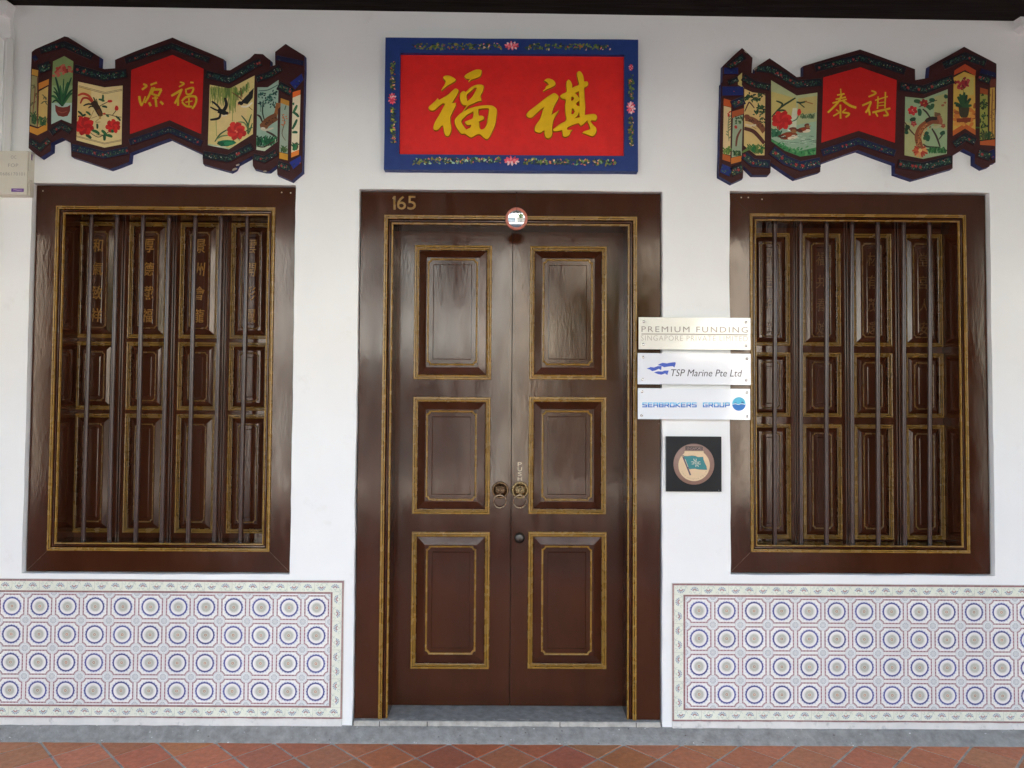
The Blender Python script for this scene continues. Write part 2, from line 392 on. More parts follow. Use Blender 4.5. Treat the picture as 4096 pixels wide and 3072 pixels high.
# ================================================================== DOOR
def board(name, parent, outer_loop, holes, y, th, mat_, col=(*BROWN, 1)):
    mb = MB(); mb.prism(outer_loop, y, y+th, col, holes=holes); return mb.build(name, mat_, parent)
WB = (*BROWN, 1)
def U_or_ring(mb, closed, r, prof):
    if closed: mb.sweep(rect(*r), [(d, y, WB) for d, y in prof])
    else: mb.sweepU(*r, [(d, y, WB) for d, y in prof])
def jambs(parent, r, g, T, closed):
    k = T/.053; f = MB(); q = MB()
    U_or_ring(f, closed, r, [(0, YF+.06), (0, YF+.002), (.002, YF), (g, YF)])
    U_or_ring(f, closed, r, [(g+.022*k, YF-.003), (g+.025*k, YF+.006), (g+.030*k, YF+.001), (g+.035*k, YF+.002), (g+.038*k, YF+.008), (g+.043*k, YF+.008)])
    U_or_ring(f, closed, r, [(g+.053*k, YF+.012), (g+.053*k, YL+.004)])
    def gring(prof):
        if closed: q.sweep(rect(*r), prof)
        else: q.sweepU(*r, prof)
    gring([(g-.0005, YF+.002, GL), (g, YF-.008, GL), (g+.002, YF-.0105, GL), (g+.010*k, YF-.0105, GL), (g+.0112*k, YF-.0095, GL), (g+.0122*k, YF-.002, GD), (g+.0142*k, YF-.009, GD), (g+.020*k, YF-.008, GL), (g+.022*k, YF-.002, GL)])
    gring([(g+.043*k, YF+.009, GL), (g+.0435*k, YF+.002, GL), (g+.046*k, YF, GL), (g+.051*k, YF+.001, GL), (g+.053*k, YF+.0125, GL)])
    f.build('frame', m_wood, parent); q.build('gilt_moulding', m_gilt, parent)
def panel(leaf, r, c, y, mw, notch, bead, bev=.012, bc=None, mc=None):
    """raised-and-fielded panel: gilt moulding r, sloped field, gilt scooped bead c; r and c are x0 x1 z0 z1"""
    k = mw/.029; g_ = MB(); f = MB()
    prof = [(0, y+.001), (.001*k, y-.010), (.004*k, y-.013), (.010*k, y-.0135), (.0125*k, y-.011), (.013*k, y-.005), (.015*k, y-.008), (.019*k, y-.008), (.0205*k, y-.006), (.021*k, y-.001), (.0245*k, y-.003), (.0275*k, y-.002), (.029*k, y+.010)]
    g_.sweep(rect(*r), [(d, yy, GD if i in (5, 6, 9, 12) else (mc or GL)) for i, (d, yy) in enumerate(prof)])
    tw = min(c[0]-r[0], r[1]-c[1], c[2]-r[2], r[3]-c[3])-.004
    lo = rect(*r); a = offset(lo, .029*k); b = offset(lo, tw)
    f.grid([[(p[0], y+.010, p[1]) for p in a], [(p[0], y+.010-bev, p[1]) for p in b]], WB)
    cl = notched(*c, notch); yb = y+.010-bev
    f.fill([b, offset(cl, bead*.4)], yb, WB)
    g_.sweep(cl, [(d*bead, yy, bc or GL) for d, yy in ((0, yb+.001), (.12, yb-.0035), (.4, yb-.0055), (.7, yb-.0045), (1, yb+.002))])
    inn = offset(cl, bead*.95); bx0, bx1 = c[0]+bead, c[1]-bead; sl_ = min(.024, (bx1-bx0)*.2)
    in2 = offset(cl, bead+sl_) if notch+bead < .02 and False else rect(c[0]+bead+sl_, c[1]-bead-sl_, c[2]+bead+sl_, c[3]-bead-sl_)
    # sloped margin inside the bead, then the flat tablet
    ring_rect = offset(cl, bead*.95)
    f.fill([ring_rect, in2], yb+.0022, WB)
    f.sweep(in2, [(0, yb+.0022, WB), (.004, yb-.001, WB)]); f.fill([offset(in2, .004)], yb-.001, WB)
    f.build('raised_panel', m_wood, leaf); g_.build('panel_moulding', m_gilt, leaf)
    return yb-.001

door = thing('double_door', ((DO[0]+DO[1])/2, YL, DO[2]), 'tall brown double door with gilt panel mouldings in a wide frame', 'door')
og = rectW((1536, 857.5), (2550, 874), (2541.5, 2871), (1514, 2871), YF)
oo = rectW((1570, 891.6), (2515, 904.6), (2505.5, 2871), (1552.5, 2871), YF)
g = (og[0]-DO[0]+DO[1]-og[1])/2; T = ((oo[0]-DO[0]+DO[1]-oo[1])/2-g)
Z0 = DO[2]
jambs(door, (DO[0], DO[1], Z0, DO[3]), g, T, False)
ix0, ix1, iz1 = DO[0]+g+T, DO[1]-g-T, DO[3]-g-T
xm = W(2045, 1860, YL)[0]
LEFT = [((1658.6, 981), (1969, 981), (1964, 1518.7), (1652.7, 1518.7)), ((1651, 1588), (1963, 1588), (1958.7, 2057), (1648.5, 2057)), ((1646, 2128), (1958.7, 2128), (1957, 2675.8), (1642, 2675.8))]
RIGHT = [((2120, 985), (2428.5, 985), (2426, 1518.7), (2117, 1518.7)), ((2115, 1588), (2426, 1588), (2424, 2057), (2113.8, 2057)), ((2111, 2128), (2426.6, 2128), (2426.6, 2675.8), (2112, 2675.8))]
LC = [((1711.5, 1034), (1914, 1034), (1908, 1461.7), (1705, 1461.7)), ((1705, 1642), (1908, 1642), (1905.6, 2003), (1701.6, 2003)), ((1702, 2183), (1905, 2183), (1902, 2618), (1701, 2618))]
RC = [((2172, 1037), (2373, 1037), (2370, 1461.7), (2168, 1461.7)), ((2167, 1642), (2369, 1642), (2368, 2003), (2165, 2003)), ((2165, 2183), (2368, 2183), (2368, 2620), (2165, 2620))]
leaves = []
for side, pans, carts in ((0, LEFT, LC), (1, RIGHT, RC)):
    x0, x1 = (ix0-.03, xm-.0022) if side == 0 else (xm+.0022, ix1+.03)
    pr = [rectW(*p, YL-.008) for p in pans]; cr_ = [rectW(*p, YL-.003) for p in carts]
    lf = board('door_leaf', door, rect(x0, x1, Z0+.006, iz1+.03), [rect(*q) for q in pr], YL, .045, m_wood)
    leaves.append(lf)
    for q, c in zip(pr, cr_): panel(lf, q, c, YL, .029, .019, .011, .014)
# lion-head pulls
def pull(leaf, u, shade):
    cx, cz = W(u, 1961, YL-.01)
    b = MB()
    b.lathe(cx, cz, [(.050, YL), (.050, YL-.003), (.044, YL-.005), (.042, YL-.0035), (.0395, YL-.006), (.037, YL-.010), (.033, YL-.020), (.026, YL-.030), (.016, YL-.037), (.006, YL-.039), (.0005, YL-.0395)], 40)
    for k in range(34):
        a = 2*math.pi*k/34; b.ball((cx+.0465*math.cos(a), YL-.0055, cz+.0465*math.sin(a)), .0036, 8, 5)
    # face: brow, eyes, nose, muzzle, cheeks, jaw
    def fb(dx, dz, dy, r, sq): b.ball((cx+dx, YL-dy, cz+dz), r, 10, 7, sq=sq)
    fb(0, -.002, .041, .008, (1, 1, 1.1)); fb(0, .010, .039, .006, (.8, 1, 1.9))
    for s in (-1, 1):
        fb(s*.009, .0075, .038, .0045, (1.2, .8, .8)); fb(s*.011, .014, .036, .006, (1.5, .7, .6)); fb(s*.009, -.009, .0385, .0065, (1.3, 1, .8))
        fb(s*.018, -.008, .033, .0065, (1.1, .9, 1.2)); fb(s*.019, .004, .033, .004, (.8, .8, 1.6)); fb(s*.022, .016, .028, .005, (.9, .8, 1.5))
        for q in range(3): fb(s*(.006+.008*q), .022-.003*q, .034-.003*q, .0045, (.7, .7, 1.7))
    fb(0, -.014, .039, .0055, (1.3, 1, .8)); fb(0, -.020, .037, .008, (2.1, .8, .45)); fb(0, -.0255, .034, .008, (1.9, .8, .4))
    b.build('lion_boss', shade, leaf)
    rr = MB(); z1 = cz-.0595*1.04
    rr.tube([(cx-.0015+.037*math.cos(2*math.pi*k/40), YL-.040+.012*(.5-.5*math.sin(2*math.pi*k/40)), z1+.037*math.sin(2*math.pi*k/40)) for k in range(40)], .0042, 10, closed=True)
    rr.build('pull_ring', m_chrome, leaf)
m_brass_d = surf('tarnished_brass', (.20, .125, .07), .32, .35, 60, .0006, 160, metal=1)
pull(leaves[0], 2000.8, m_brass_d); pull(leaves[1], 2080.3, m_brass)
cP = crop(1900, 1780, .25316); m_plain_ = surf('letter_paint', None, .4, .1, 20)
mb = MB()
for ch, a, b in (('P', 272, 337), ('U', 350, 412), ('S', 428, 485), ('H', 506, 560)):
    p0, p1 = cP((674, b), YL), cP((741, a), YL); text(mb, ch, p0[0], p1[0], p0[1], p1[1], YL-.0035, .0035, lin((206, 190, 164)), bold=.0)
mb.build('push_letters', m_plain_, leaves[1])
mb = MB(); c = cP((702, 1470), YL)
LD, LG = (.02, .016, .013, 1), (.085, .08, .075, 1)
mb.lathe(c[0], c[1], [(.0315, YL), (.031, YL-.004), (.027, YL-.006), (.024, YL-.0035), (.0225, YL-.008), (.020, YL-.0095), (.0002, YL-.0095)], 32, cols=[LD, LD, LD, LD, LG, LG])
mb.box(c[0]-.0016, c[0]+.0016, YL-.0099, YL-.0092, c[1]-.013, c[1]-.003, (.02, .02, .02, 1)); mb.lathe(c[0], c[1]-.002, [(.0042, YL-.0095), (.004, YL-.0105), (.0002, YL-.0105)], 12, LG)
mb.build('lock_cylinder', m_lock, leaves[1])
mb = MB()
mb.box(DO[0]+.004, DO[1]-.004, .009, YL+.06, ZF, Z0-.0008, (.27, .26, .24, 1))
fr = [(DO[0]+.004+(DO[1]-DO[0]-.008)*i/70) for i in range(71)]
mb.grid([[(x, yy+random.uniform(-.003, .001), zz+random.uniform(-.002, .0)) for x in fr] for yy, zz in ((.034, Z0), (.012, Z0-.0005), (.004, Z0-.006), (.002, Z0-.03), (.001, ZF))], (.42, .39, .34, 1), closed=False, sm=True)
for u_ in (1518, 1709, 2240, 2545):
    x_ = W(u_, 2880, 0)[0]; mb.box(x_-.0018, x_+.0018, -.002, .004, Z0-.030, Z0-.003, (.06, .055, .05, 1))
th = mb.build('door_threshold', m_cement); tag(th, 'worn grey cement threshold step under the brown double door', 'threshold')

mb = MB(); q = crop(1480, 780, .19289)
GL_ = GL
num = thing('house_number', (*[W(1616, 838, YF)[0]], YF, W(1616, 838, YF)[1]), 'gilt house number 165 on the top left of the door frame', 'house number')
for ch, a, b in (('1', 464, 532), ('6', 562, 748), ('5', 778, 955)):
    d = MB(); p0, p1 = q((a, 304), YF), q((b, 25), YF)
    if ch == '1': d.prism([q(z, YF) for z in ((463, 70), (500, 25), (531, 25), (531, 303), (490, 303), (488, 76), (470, 84))], YF-.006, YF, GL)
    else: text(d, ch, p0[0], p1[0], p0[1], p1[1], YF-.006, .006, GL)
    d.build('digit', m_gilt, num)

mc = W(2065.8, 873, YF-.03)
mir = thing('round_mirror', (mc[0], YF, mc[1]), 'small round mirror in a pink plastic rim hanging above the door', 'mirror')
mb = MB(); YM = YF-.014
mb.lathe(mc[0], mc[1], [(.030, YM+.002), (.058, YM+.002), (.0625, YM-.004), (.0625, YM-.010), (.059, YM-.016), (.053, YM-.018), (.0475, YM-.014), (.0465, YM-.009)], 56)
mb.build('mirror_rim', m_pink, mir)
mb = MB(); mb.lathe(mc[0], mc[1], [(r, YM-.0105-.0042*(1-(r/.047)**2)) for r in (.047, .042, .036, .03, .024, .018, .012, .006, .0003)], 56)
mb.build('mirror_glass', m_mirror, mir)
mb = MB(); p = W(2066, 776, YF); mb.tube([(p[0], YF-.006, p[1]), (p[0]+.001, YF-.006, p[1]-.05), (mc[0]+.0015, YM-.020, mc[1]+.052), (mc[0]+.0015, YM-.018, mc[1]+.044)], .0013, 6, (.03, .025, .02, 1))
mb.ball((p[0], YF-.004, p[1]), .004, col=(.1, .08, .07, 1)); mb.build('hanging_wire', m_lock, mir)
mir.location.y -= .008; mir.rotation_euler = (R(9), 0, 0)      # it hangs leaning forward

# ================================================================== WINDOWS
m_bar_w = m_bar
def window(name_label, outer_px, r, gpx, opx, right, mould_px, words, sub):
    t = thing('barred_window', ((r[0]+r[1])/2, YF, r[2]), name_label, 'window', 'barred shutter windows beside the door')
    go = rectW(*gpx, YF); op = rectW(*opx, YF)
    g = (go[0]-r[0]+r[1]-go[1]+go[2]-r[2]+r[3]-go[3])/4; T = (op[0]-r[0]+r[1]-op[1]+op[2]-r[2]+r[3]-op[3])/4-g
    jambs(t, r, g, T, True)
    o = (r[0]+g+T, r[1]-g-T, r[2]+g+T, r[3]-g-T)
    tops, bots = sub['bars']; yb = YF+.079
    for a, b in zip(tops, bots):
        bend, b2 = random.uniform(-.0022, .0022), random.uniform(-.0014, .0014); xa, xb = W(a, sub['bt'], yb)[0], W(b, sub['bb'], yb)[0]; m = MB(); zz = [o[2]+.001+(o[3]-o[2]-.002)*i/14 for i in range(15)]
        m.tube([(xb+(xa-xb)*i/14+bend*math.sin(math.pi*i/14)+b2*math.sin(6.3*i/14), yb+b2*math.sin(math.pi*i/14), z) for i, z in enumerate(zz)], .0132, 12)
        m.tube([(xb, yb, o[2]+.001), (xb, yb, o[2]+.010)], .0135, 10)
        m.build('window_bar', m_bar, t)
    zs = [(W(2048, a, YL)[1], W(2048, b, YL)[1]) for a, b in sub['pz']]; cz = [(W(2048, a, YL)[1], W(2048, b, YL)[1]) for a, b in sub['cz']]
    mw = .229
    for k in range(4):
        e = sum(W(u, v, YL)[0] for u, v in mould_px[k])/2
        x0 = e-mw if right else e
        lx0, lx1 = x0-.0342, x0+mw+.0342
        pr = [(x0, x0+mw, b, a) for a, b in zs]; cc = [(x0+.0565, x0+mw-.0565, b, a) for a, b in cz]
        lf = board('shutter_leaf', t, rect(lx0, lx1, o[2]-.03, o[3]+.03), [rect(*q) for q in pr], YL, .04, m_wood)
        st = MB()
        for xe in (lx0+.006, lx1-.006): st.tube([(xe, YL+.001, o[2]-.02), (xe, YL+.001, o[3]+.02)], .0055, 8, WB)
        st.build('stile_bead', m_wood, lf)
        yt = 0
        for j, (q, c) in enumerate(zip(pr, cc)):
            yt = panel(lf, q, c, YL, .024, .013, .008, .013, (.16, .085, .022, 1), (.20, .108, .022, 1))  # darker gilt on the shutters: shade of the recess put into the colour
            if j == 0: y0 = yt
        m = MB(); c = cc[0]; xm_ = (c[0]+c[1])/2+.002
        for ch, v in zip(words[k], sub['wz']):
            z = W(2048, v, YL)[1]; text(m, ch, xm_-.031, xm_+.031, z-.040, z+.040, y0-.0045, .0045, lin((146, 104, 46)) if sub['gold'] else lin((96, 64, 34)), shear=.12, bold=.004)
        m.build('carved_lettering', m_letter, lf)
    for sx, sz in sub['cracks']:           # opened mitre joints
        a = Vector((o[0]-T-.003 if sx < 0 else o[1]+T+.003, o[2]-T-.003 if sz < 0 else o[3]+T+.003)); c = Vector((r[0]+.004 if sx < 0 else r[1]-.004, r[2]+.004 if sz < 0 else r[3]-.004)); n_ = (c-a).orthogonal().normalized(); m = MB(); pts = []
        for i in range(9): q = a.lerp(c, i/8)+n_*random.uniform(-.0008, .0008); pts.append((q, random.uniform(.0004, .0011)))
        m.grid([[(q.x+n_.x*w_, YF-.0004, q.y+n_.y*w_) for q, w_ in pts], [(q.x-n_.x*w_, YF-.0004, q.y-n_.y*w_) for q, w_ in pts]], random.choice([(.012, .006, .004, 1), (.16, .11, .08, 1)]), closed=False); m.build('mitre_crack', m_paint_, t)
    for p_ in sub['nails']:
        n_ = W(*p_, YF); m = MB(); m.ball((n_[0], YF-.0005, n_[1]), .0042, 8, 6, (.62, .56, .44, 1), (1, .6, 1)); m.build('nail_head', m_paint_, t)
    return t
m_paint_ = m_paint
m_letter = surf('carved_letter', None, .2, .3, 60, .0008, 120)
cwl = lambda x, y: (x*1.02443, 700+y*1.02443)
cwr = lambda x, y: (2850+x*1.0008, 740+y*1.0008)
sub = dict(bars=([cwl(x, 0)[0] for x in (358, 458, 560, 662, 764, 866, 967)], [cwl(x, 0)[0] for x in (325, 428, 530, 632, 735, 838, 940)]), bt=874, bb=2158,
           pz=((901, 1364), (1378, 1650), (1665, 2139)), cz=((938, 1325), (1417, 1615), (1704, 2098)), wz=(995, 1088, 1183, 1273), gold=True, cracks=((1, -1), (-1, -1)), nails=[cwl(1100, 68), cwl(1135, 70), cwl(168, 62)])
window('barred shutter window left of the door, below the scroll plaque with swallows', None, WL, (cwl(207, 127), cwl(1073, 130), cwl(1047, 1460), cwl(170, 1462)), (cwl(240, 158), cwl(1048, 160), cwl(1022, 1432), cwl(208, 1432)), False,
       [((317, 901), (284.8, 2129)), ((519, 901), (494.8, 2129)), ((725, 901), (699.7, 2129)), ((930.6, 901), (903.5, 2129))], ('和氣致祥', '厚德載福', '景州會龍', '雲開彩鳳'), sub)
sub = dict(bars=([cwr(x, 0)[0] for x in (248, 351, 455, 557, 660, 763, 866)], [cwr(x, 0)[0] for x in (248, 353, 455, 558, 662, 768, 868)]), bt=905, bb=2172,
           pz=((925, 1376), (1402, 1660), (1688, 2148)), cz=((962, 1340), (1438, 1627), (1722, 2108)), wz=(1027, 1118, 1210, 1302), gold=False, cracks=((1, -1), (-1, -1), (-1, 1)), nails=[cwr(115, 50), cwr(143, 50), cwr(198, 57)])
window('barred shutter window right of the door, its left edge behind the white plates', None, WR, (cwr(145, 122), cwr(1015, 135), cwr(1027, 1475), cwr(140, 1462)), (cwr(168, 150), cwr(988, 160), cwr(993, 1448), cwr(163, 1435)), True,
       [((3163, 925), (3157, 2146)), ((3361.7, 925), (3365, 2146)), ((3566, 925), (3568.6, 2146)), ((3771.4, 925), (3772.7, 2146))], ('大吉年光', '福共春始', '材有茂遠', '堂宮人安'), sub)

# ================================================================== TILED DADOS
PT = .1524
def arc(cx, cz, r0, r1, a0, a1, n):
    return ([(cx+r0*math.cos(a0+(a1-a0)*k/n), cz+r0*math.sin(a0+(a1-a0)*k/n)) for k in range(n+1)], [(cx+r1*math.cos(a0+(a1-a0)*k/n), cz+r1*math.sin(a0+(a1-a0)*k/n)) for k in range(n+1)])
def strip(mb, a, b, y, col): mb.grid([[(p[0], y, p[1]) for p in a], [(p[0], y, p[1]) for p in b]], col, closed=False)
def shade(c, j=.06): q = random.uniform(1-j, 1+j); return (*[min(.9, k*q) for k in c[:3]], 1)
def draw_tile(mb, cx, cz):
    n0 = len(mb.v); tile_marks(mb, cx, cz); a, b = random.uniform(-.004, .004), random.uniform(-.004, .004); o = random.uniform(-.0002, .0002)
    for i in range(n0, len(mb.v)): v = mb.v[i]; mb.v[i] = (v[0], v[1]+a*(v[0]-cx)+b*(v[2]-cz)+o, v[2])      # tiles are set a hair out of true
def tile_marks(mb, cx, cz):
    t = PT; P2 = 2*math.pi; y = 0
    h = t/2-.0006; mb.face([(cx-h, y, cz-h), (cx+h, y, cz-h), (cx+h, y, cz+h), (cx-h, y, cz+h)], shade(lin((238, 236, 231)), .03))
    y1, y2, y3 = -.00012, -.00024, -.00036
    blue = shade(lin((82, 85, 138)), .2); rose = shade(lin((148, 108, 114)), .1); gr = lin((168, 172, 176)); pale = lin((212, 215, 219))
    strip(mb, *arc(cx, cz, .322*t, .362*t, 0, P2, 40), y1, lin((216, 218, 226)))
    strip(mb, *arc(cx, cz, .274*t, .326*t, 0, P2, 48), y2, blue)
    for k in range(20):
        a = P2*k/20
        mb.face([(cx+r*t*math.cos(b), y2, cz+r*t*math.sin(b)) for r, b in ((.321, a-.09), (.342, a-.02), (.342, a+.02), (.321, a+.09))], blue)
    strip(mb, *arc(cx, cz, .001, .16*t, 0, P2, 24), y1, shade(lin((206, 204, 190)), .05))
    for k in range(32):
        a = P2*k/32; d = .055
        mb.face([(cx+r*t*math.cos(b), y2, cz+r*t*math.sin(b)) for r, b in ((.075, a-d), (.17, a-d*.7), (.232, a), (.17, a+d*.7), (.075, a+d))], shade(lin((168, 170, 162)), .08))
    strip(mb, *arc(cx, cz, .024*t, .048*t, 0, P2, 14), y3, shade(lin((178, 122, 100)), .25))
    for k in range(16):
        a = P2*(k+.5)/16; s = .016
        mb.face([(cx+r*t*math.cos(b), y2, cz+r*t*math.sin(b)) for r, b in ((.358, a-s), (.415, a-s*.3), (.415, a+s*.3), (.358, a+s))], gr)
    for q in range(4):
        ca, sa = math.cos(q*math.pi/2), math.sin(q*math.pi/2)
        def rt(p): return (cx+t*(p[0]*ca-p[1]*sa), cz+t*(p[0]*sa+p[1]*ca))
        strip(mb, [rt((-.305, .452)), rt((.305, .452))], [rt((-.30, .402)), rt((.30, .402))], y1, rose)
        strip(mb, [rt((-.305, .484)), rt((.305, .484))], [rt((-.305, .478)), rt((.305, .478))], y1, pale)
        for k in range(5):
            x = -.24+.12*k; strip(mb, [rt((x-.032, .433)), rt((x+.032, .433))], [rt((x-.032, .421)), rt((x+.032, .421))], y2, lin((225, 215, 218)))
        A = arc(.5, .5, .203, .252, math.pi*1.07, math.pi*1.43, 8); strip(mb, [rt(p) for p in A[0]], [rt(p) for p in A[1]], y1, rose)
        for a0 in (1.12, 1.22, 1.32):
            A = arc(.5, .5, .222, .234, math.pi*a0, math.pi*(a0+.06), 3); strip(mb, [rt(p) for p in A[0]], [rt(p) for p in A[1]], y2, lin((225, 215, 218)))
        A = arc(.497, .497, .002, .178, math.pi, math.pi*1.5, 8); strip(mb, [rt(p) for p in A[0]], [rt(p) for p in A[1]], y1, lin((225, 226, 225)))
        A = arc(.497, .497, .172, .183, math.pi, math.pi*1.5, 8); strip(mb, [rt(p) for p in A[0]], [rt(p) for p in A[1]], y2, lin((172, 176, 184)))
        for k in range(2):
            a = math.pi*(1.125+.25*k)
            pet = [(.497+r*math.cos(a+b), .497+r*math.sin(a+b)) for r, b in ((.02, 0), (.07, -.3), (.118, -.22), (.10, 0), (.118, .22), (.07, .3))]
            z = [rt(p) for p in pet]; mb.face([(p[0], y2, p[1]) for p in z], lin((164, 166, 170)))
            z = [rt((.497+r*math.cos(a+b), .497+r*math.sin(a+b))) for r, b in ((.03, 0), (.07, -.17), (.095, 0), (.07, .17))]; mb.face([(p[0], y3, p[1]) for p in z], lin((226, 226, 228)))
def draw_border(mb, M, L, n, off=0):
    """border course: n fan motifs along s (0..L), t across 0..BW; M maps (s,t) to the wall"""
    bw = .052; y0, y1, y2, y3 = 0, -.00012, -.00024, -.00036
    def F(pts, y, c): mb.face([(*[M(p)[0]], y, M(p)[1]) for p in pts], c)
    def ST(pts, w, y, c):
        A, B = [], []
        for i, p in enumerate(pts):
            a, b = Vector(pts[max(i-1, 0)]), Vector(pts[min(i+1, len(pts)-1)]); d = (b-a).normalized(); m = Vector((-d.y, d.x))*w/2
            A.append(M((p[0]+m.x, p[1]+m.y))); B.append(M((p[0]-m.x, p[1]-m.y)))
        strip(mb, A, B, y, c)
    step = L/n; e = .0004
    for k in range(0, n):
        F([(k*step+(e if (k+off) % 2 == 0 else 0), e), ((k+1)*step-(e if (k+off) % 2 else 0), e), ((k+1)*step-(e if (k+off) % 2 else 0), bw-e), (k*step+(e if (k+off) % 2 == 0 else 0), bw-e)], y0, shade(lin((229, 231, 215)), .025))
        s0 = (k+.5)*step; u = 1 if (k+off) % 2 else -1; c0 = bw/2-u*.005
        green = lin((186, 197, 186)); grey = lin((146, 156, 164))
        F([(s0+.0245*math.cos(math.pi*j/10), c0+u*.0245*math.sin(math.pi*j/10)) for j in range(11)], y1, lin((222, 226, 218)))
        for j in range(6):
            a0 = math.pi*(.04+.155*j); a1 = a0+math.pi*.085
            F([(s0+.0095*math.cos(a0), c0+u*.0095*math.sin(a0)), (s0+.0235*math.cos(a0), c0+u*.0235*math.sin(a0)), (s0+.0235*math.cos(a1), c0+u*.0235*math.sin(a1)), (s0+.0095*math.cos(a1), c0+u*.0095*math.sin(a1))], y2, grey)
        A = [(s0+.0085*math.cos(math.pi*j/8), c0+u*.0085*math.sin(math.pi*j/8)) for j in range(9)]; ST(A, .0045, y3, shade(lin((172, 112, 108)), .2))
        ST([(s0-.006, c0-u*.004), (s0, c0-u*.011), (s0+.006, c0-u*.004)], .004, y2, green)
        ST([(s0+.0245*math.cos(q)+.012, c0-u*.002-u*.016*math.sin(q)) for q in (0, .5, 1, 1.5, 2.1)], .0022, y1, green)
        ST([(s0+.020+.018*q, c0+u*(.010-.030*math.sin(q*2.0))) for q in (0, .25, .5, .75, 1)], .0022, y1, green)
        ST([(s0-.024-.007*math.cos(q), c0-u*.010+u*.007*math.sin(q)) for q in (0, 1.2, 2.4, 3.6, 4.6)], .0022, y1, green)
    for k in range(n):
        if (k+off) % 2 == 0: ST([(k*step, .001), (k*step, bw-.001)], .0009, y2, lin((150, 150, 140)))
def course(mb, x0, x1, z0, z1, c=(150, 112, 110)):
    """narrow brown edging tiles"""
    L = max(x1-x0, z1-z0); n = max(1, round(L/.0381)); v = z1-z0 > x1-x0
    for k in range(n):
        a, b = k/n, (k+1)/n; cc = shade(lin(c), .12); e = .0004
        if v: mb.face([(x0, 0, z0+a*(z1-z0)+e), (x1, 0, z0+a*(z1-z0)+e), (x1, 0, z0+b*(z1-z0)-e), (x0, 0, z0+b*(z1-z0)-e)], cc)
        else: mb.face([(x0+a*(x1-x0)+e, 0, z0), (x0+b*(x1-x0)-e, 0, z0), (x0+b*(x1-x0)-e, 0, z1), (x0+a*(x1-x0)+e, 0, z1)], cc)
def dado(lx, lz, i0, i1, right, label):
    t = thing('tiled_dado', (lx+PT*(i0+i1)/2, 0, lz-3.5*PT), label, 'wall tiles', 'patterned tile dados')
    f = MB(); hw = PT/2
    for i in range(i0, i1+1):
        for j in range(4): draw_tile(f, lx+i*PT, lz-j*PT)
    zt, zb = lz+hw, lz-3*PT-hw; xa, xb = lx+i0*PT-hw, lx+i1*PT+hw
    f.build('tile_field', m_tile, t)
    b = MB(); s1, bw, s2 = .010, .052, .009
    inner = xa if right else xb; sg = -1 if right else 1
    far = xb if right else xa
    ie = inner+sg*s1; be = ie+sg*bw; oe = be+sg*s2
    lo, hi = min(far, be), max(far, be)
    course(b, min(inner, ie), max(inner, ie), zb-s1, zt+s1)
    course(b, min(far, inner), max(far, inner), zt+.0006, zt+s1); course(b, min(far, inner), max(far, inner), zb-s1, zb-.0006)
    n = round((hi-lo)/.0762)
    draw_border(b, lambda p: (lo+p[0], zt+s1+p[1]), hi-lo, n, 0 if right else n % 2); draw_border(b, lambda p: (lo+p[0], zb-s1-bw+p[1]), hi-lo, n, 0 if right else n % 2)
    v0 = min(ie, be); draw_border(b, lambda p: (v0+.052-p[1], zb-s1+p[0]), zt-zb+2*s1, round((zt-zb)/.0762), 0)
    course(b, min(far, oe), max(far, oe), zt+s1+bw, zt+s1+bw+s2); course(b, min(far, oe), max(far, oe), zb-s1-bw-s2, zb-s1-bw)
    course(b, min(be, oe), max(be, oe), zb-s1-bw, zt+s1+bw, (164, 134, 126))
    b.build('tile_border', m_tile, t)
    k = MB(); x0, x1 = min(far, oe), max(far, oe); z0, z1 = zb-s1-bw-s2, zt+s1+bw+s2
    k.prism(rough(rect(x0-.0025, x1+.0025, z0-.0005, z1+.0025), .0008), .0012, YW, (.52, .50, .46, 1))
    k.build('tile_grout', m_paint, t)
    k = MB(); k.prism(rough([(x0+.002, ZB-.004), (x1-.002, ZB-.004), (x1-.002, z0-.0006), (x0+.002, z0-.0006)], .0016, .035), -.003, YW, grow=.003)
    k.build('mortar_bed', m_mortar, t)
m_mortar = surf('limewashed_mortar', (.70, .68, .64), .85, .1, 9, .003, 50, dirt=(.34, .34, .33), dscale=8, dlo=.56, dhi=.68)
dado(-2.7638, .6078, -3, 11, False, 'blue and white patterned tile dado under the left window')
dado(1.0240, .6043, 0, 14, True, 'blue and white patterned tile dado under the right window')

# ================================================================== PLATES, PLAQUE, BOX
c7 = crop(2500, 1200, .4823); YP = -.022
def plate(corners, studs, label, col):
    q = [c7(p, YP) for p in corners]; x0, x1, z0, z1 = (q[0][0]+q[3][0])/2, (q[1][0]+q[2][0])/2, (q[2][1]+q[3][1])/2, (q[0][1]+q[1][1])/2
    t = thing('name_plate', ((x0+x1)/2, YW, z0), label, 'sign', 'company plates beside the door')
    m = MB(); m.box(x0, x1, YP, YP+.005, z0, z1, lin(col)); m.build('panel', m_plate, t, bevel=.0012)
    for p in studs:
        c = c7(p, YP); m = MB(); m.lathe(c[0], c[1], [(.006, YF), (.006, YP+.005), (.0075, YP), (.0078, YP-.003), (.0066, YP-.0045), (.0003, YP-.0047)], 20); m.build('stud', m_steel, t)
    return t
S1 = plate([(115, 140), (1042, 152), (1040, 415), (112, 408)], [(155, 180), (1002, 187), (153, 368), (1002, 380)], 'pale steel company plate, topmost of the three plates right of the door', (238, 236, 226))
m = MB(); dk = lin((148, 138, 128)); md = lin((176, 168, 156))
a, b = c7((137, 265), YP), c7((1018, 224), YP); text(m, 'PREMIUM FUNDING', a[0], b[0], a[1], b[1], YP-.0003, .0003, dk, sp=1.25)
a, b = c7((133, 336), YP), c7((1018, 299), YP); text(m, 'SINGAPORE PRIVATE LIMITED', a[0], b[0], a[1], b[1], YP-.0003, .0003, md, sp=1.15, bold=-.012)
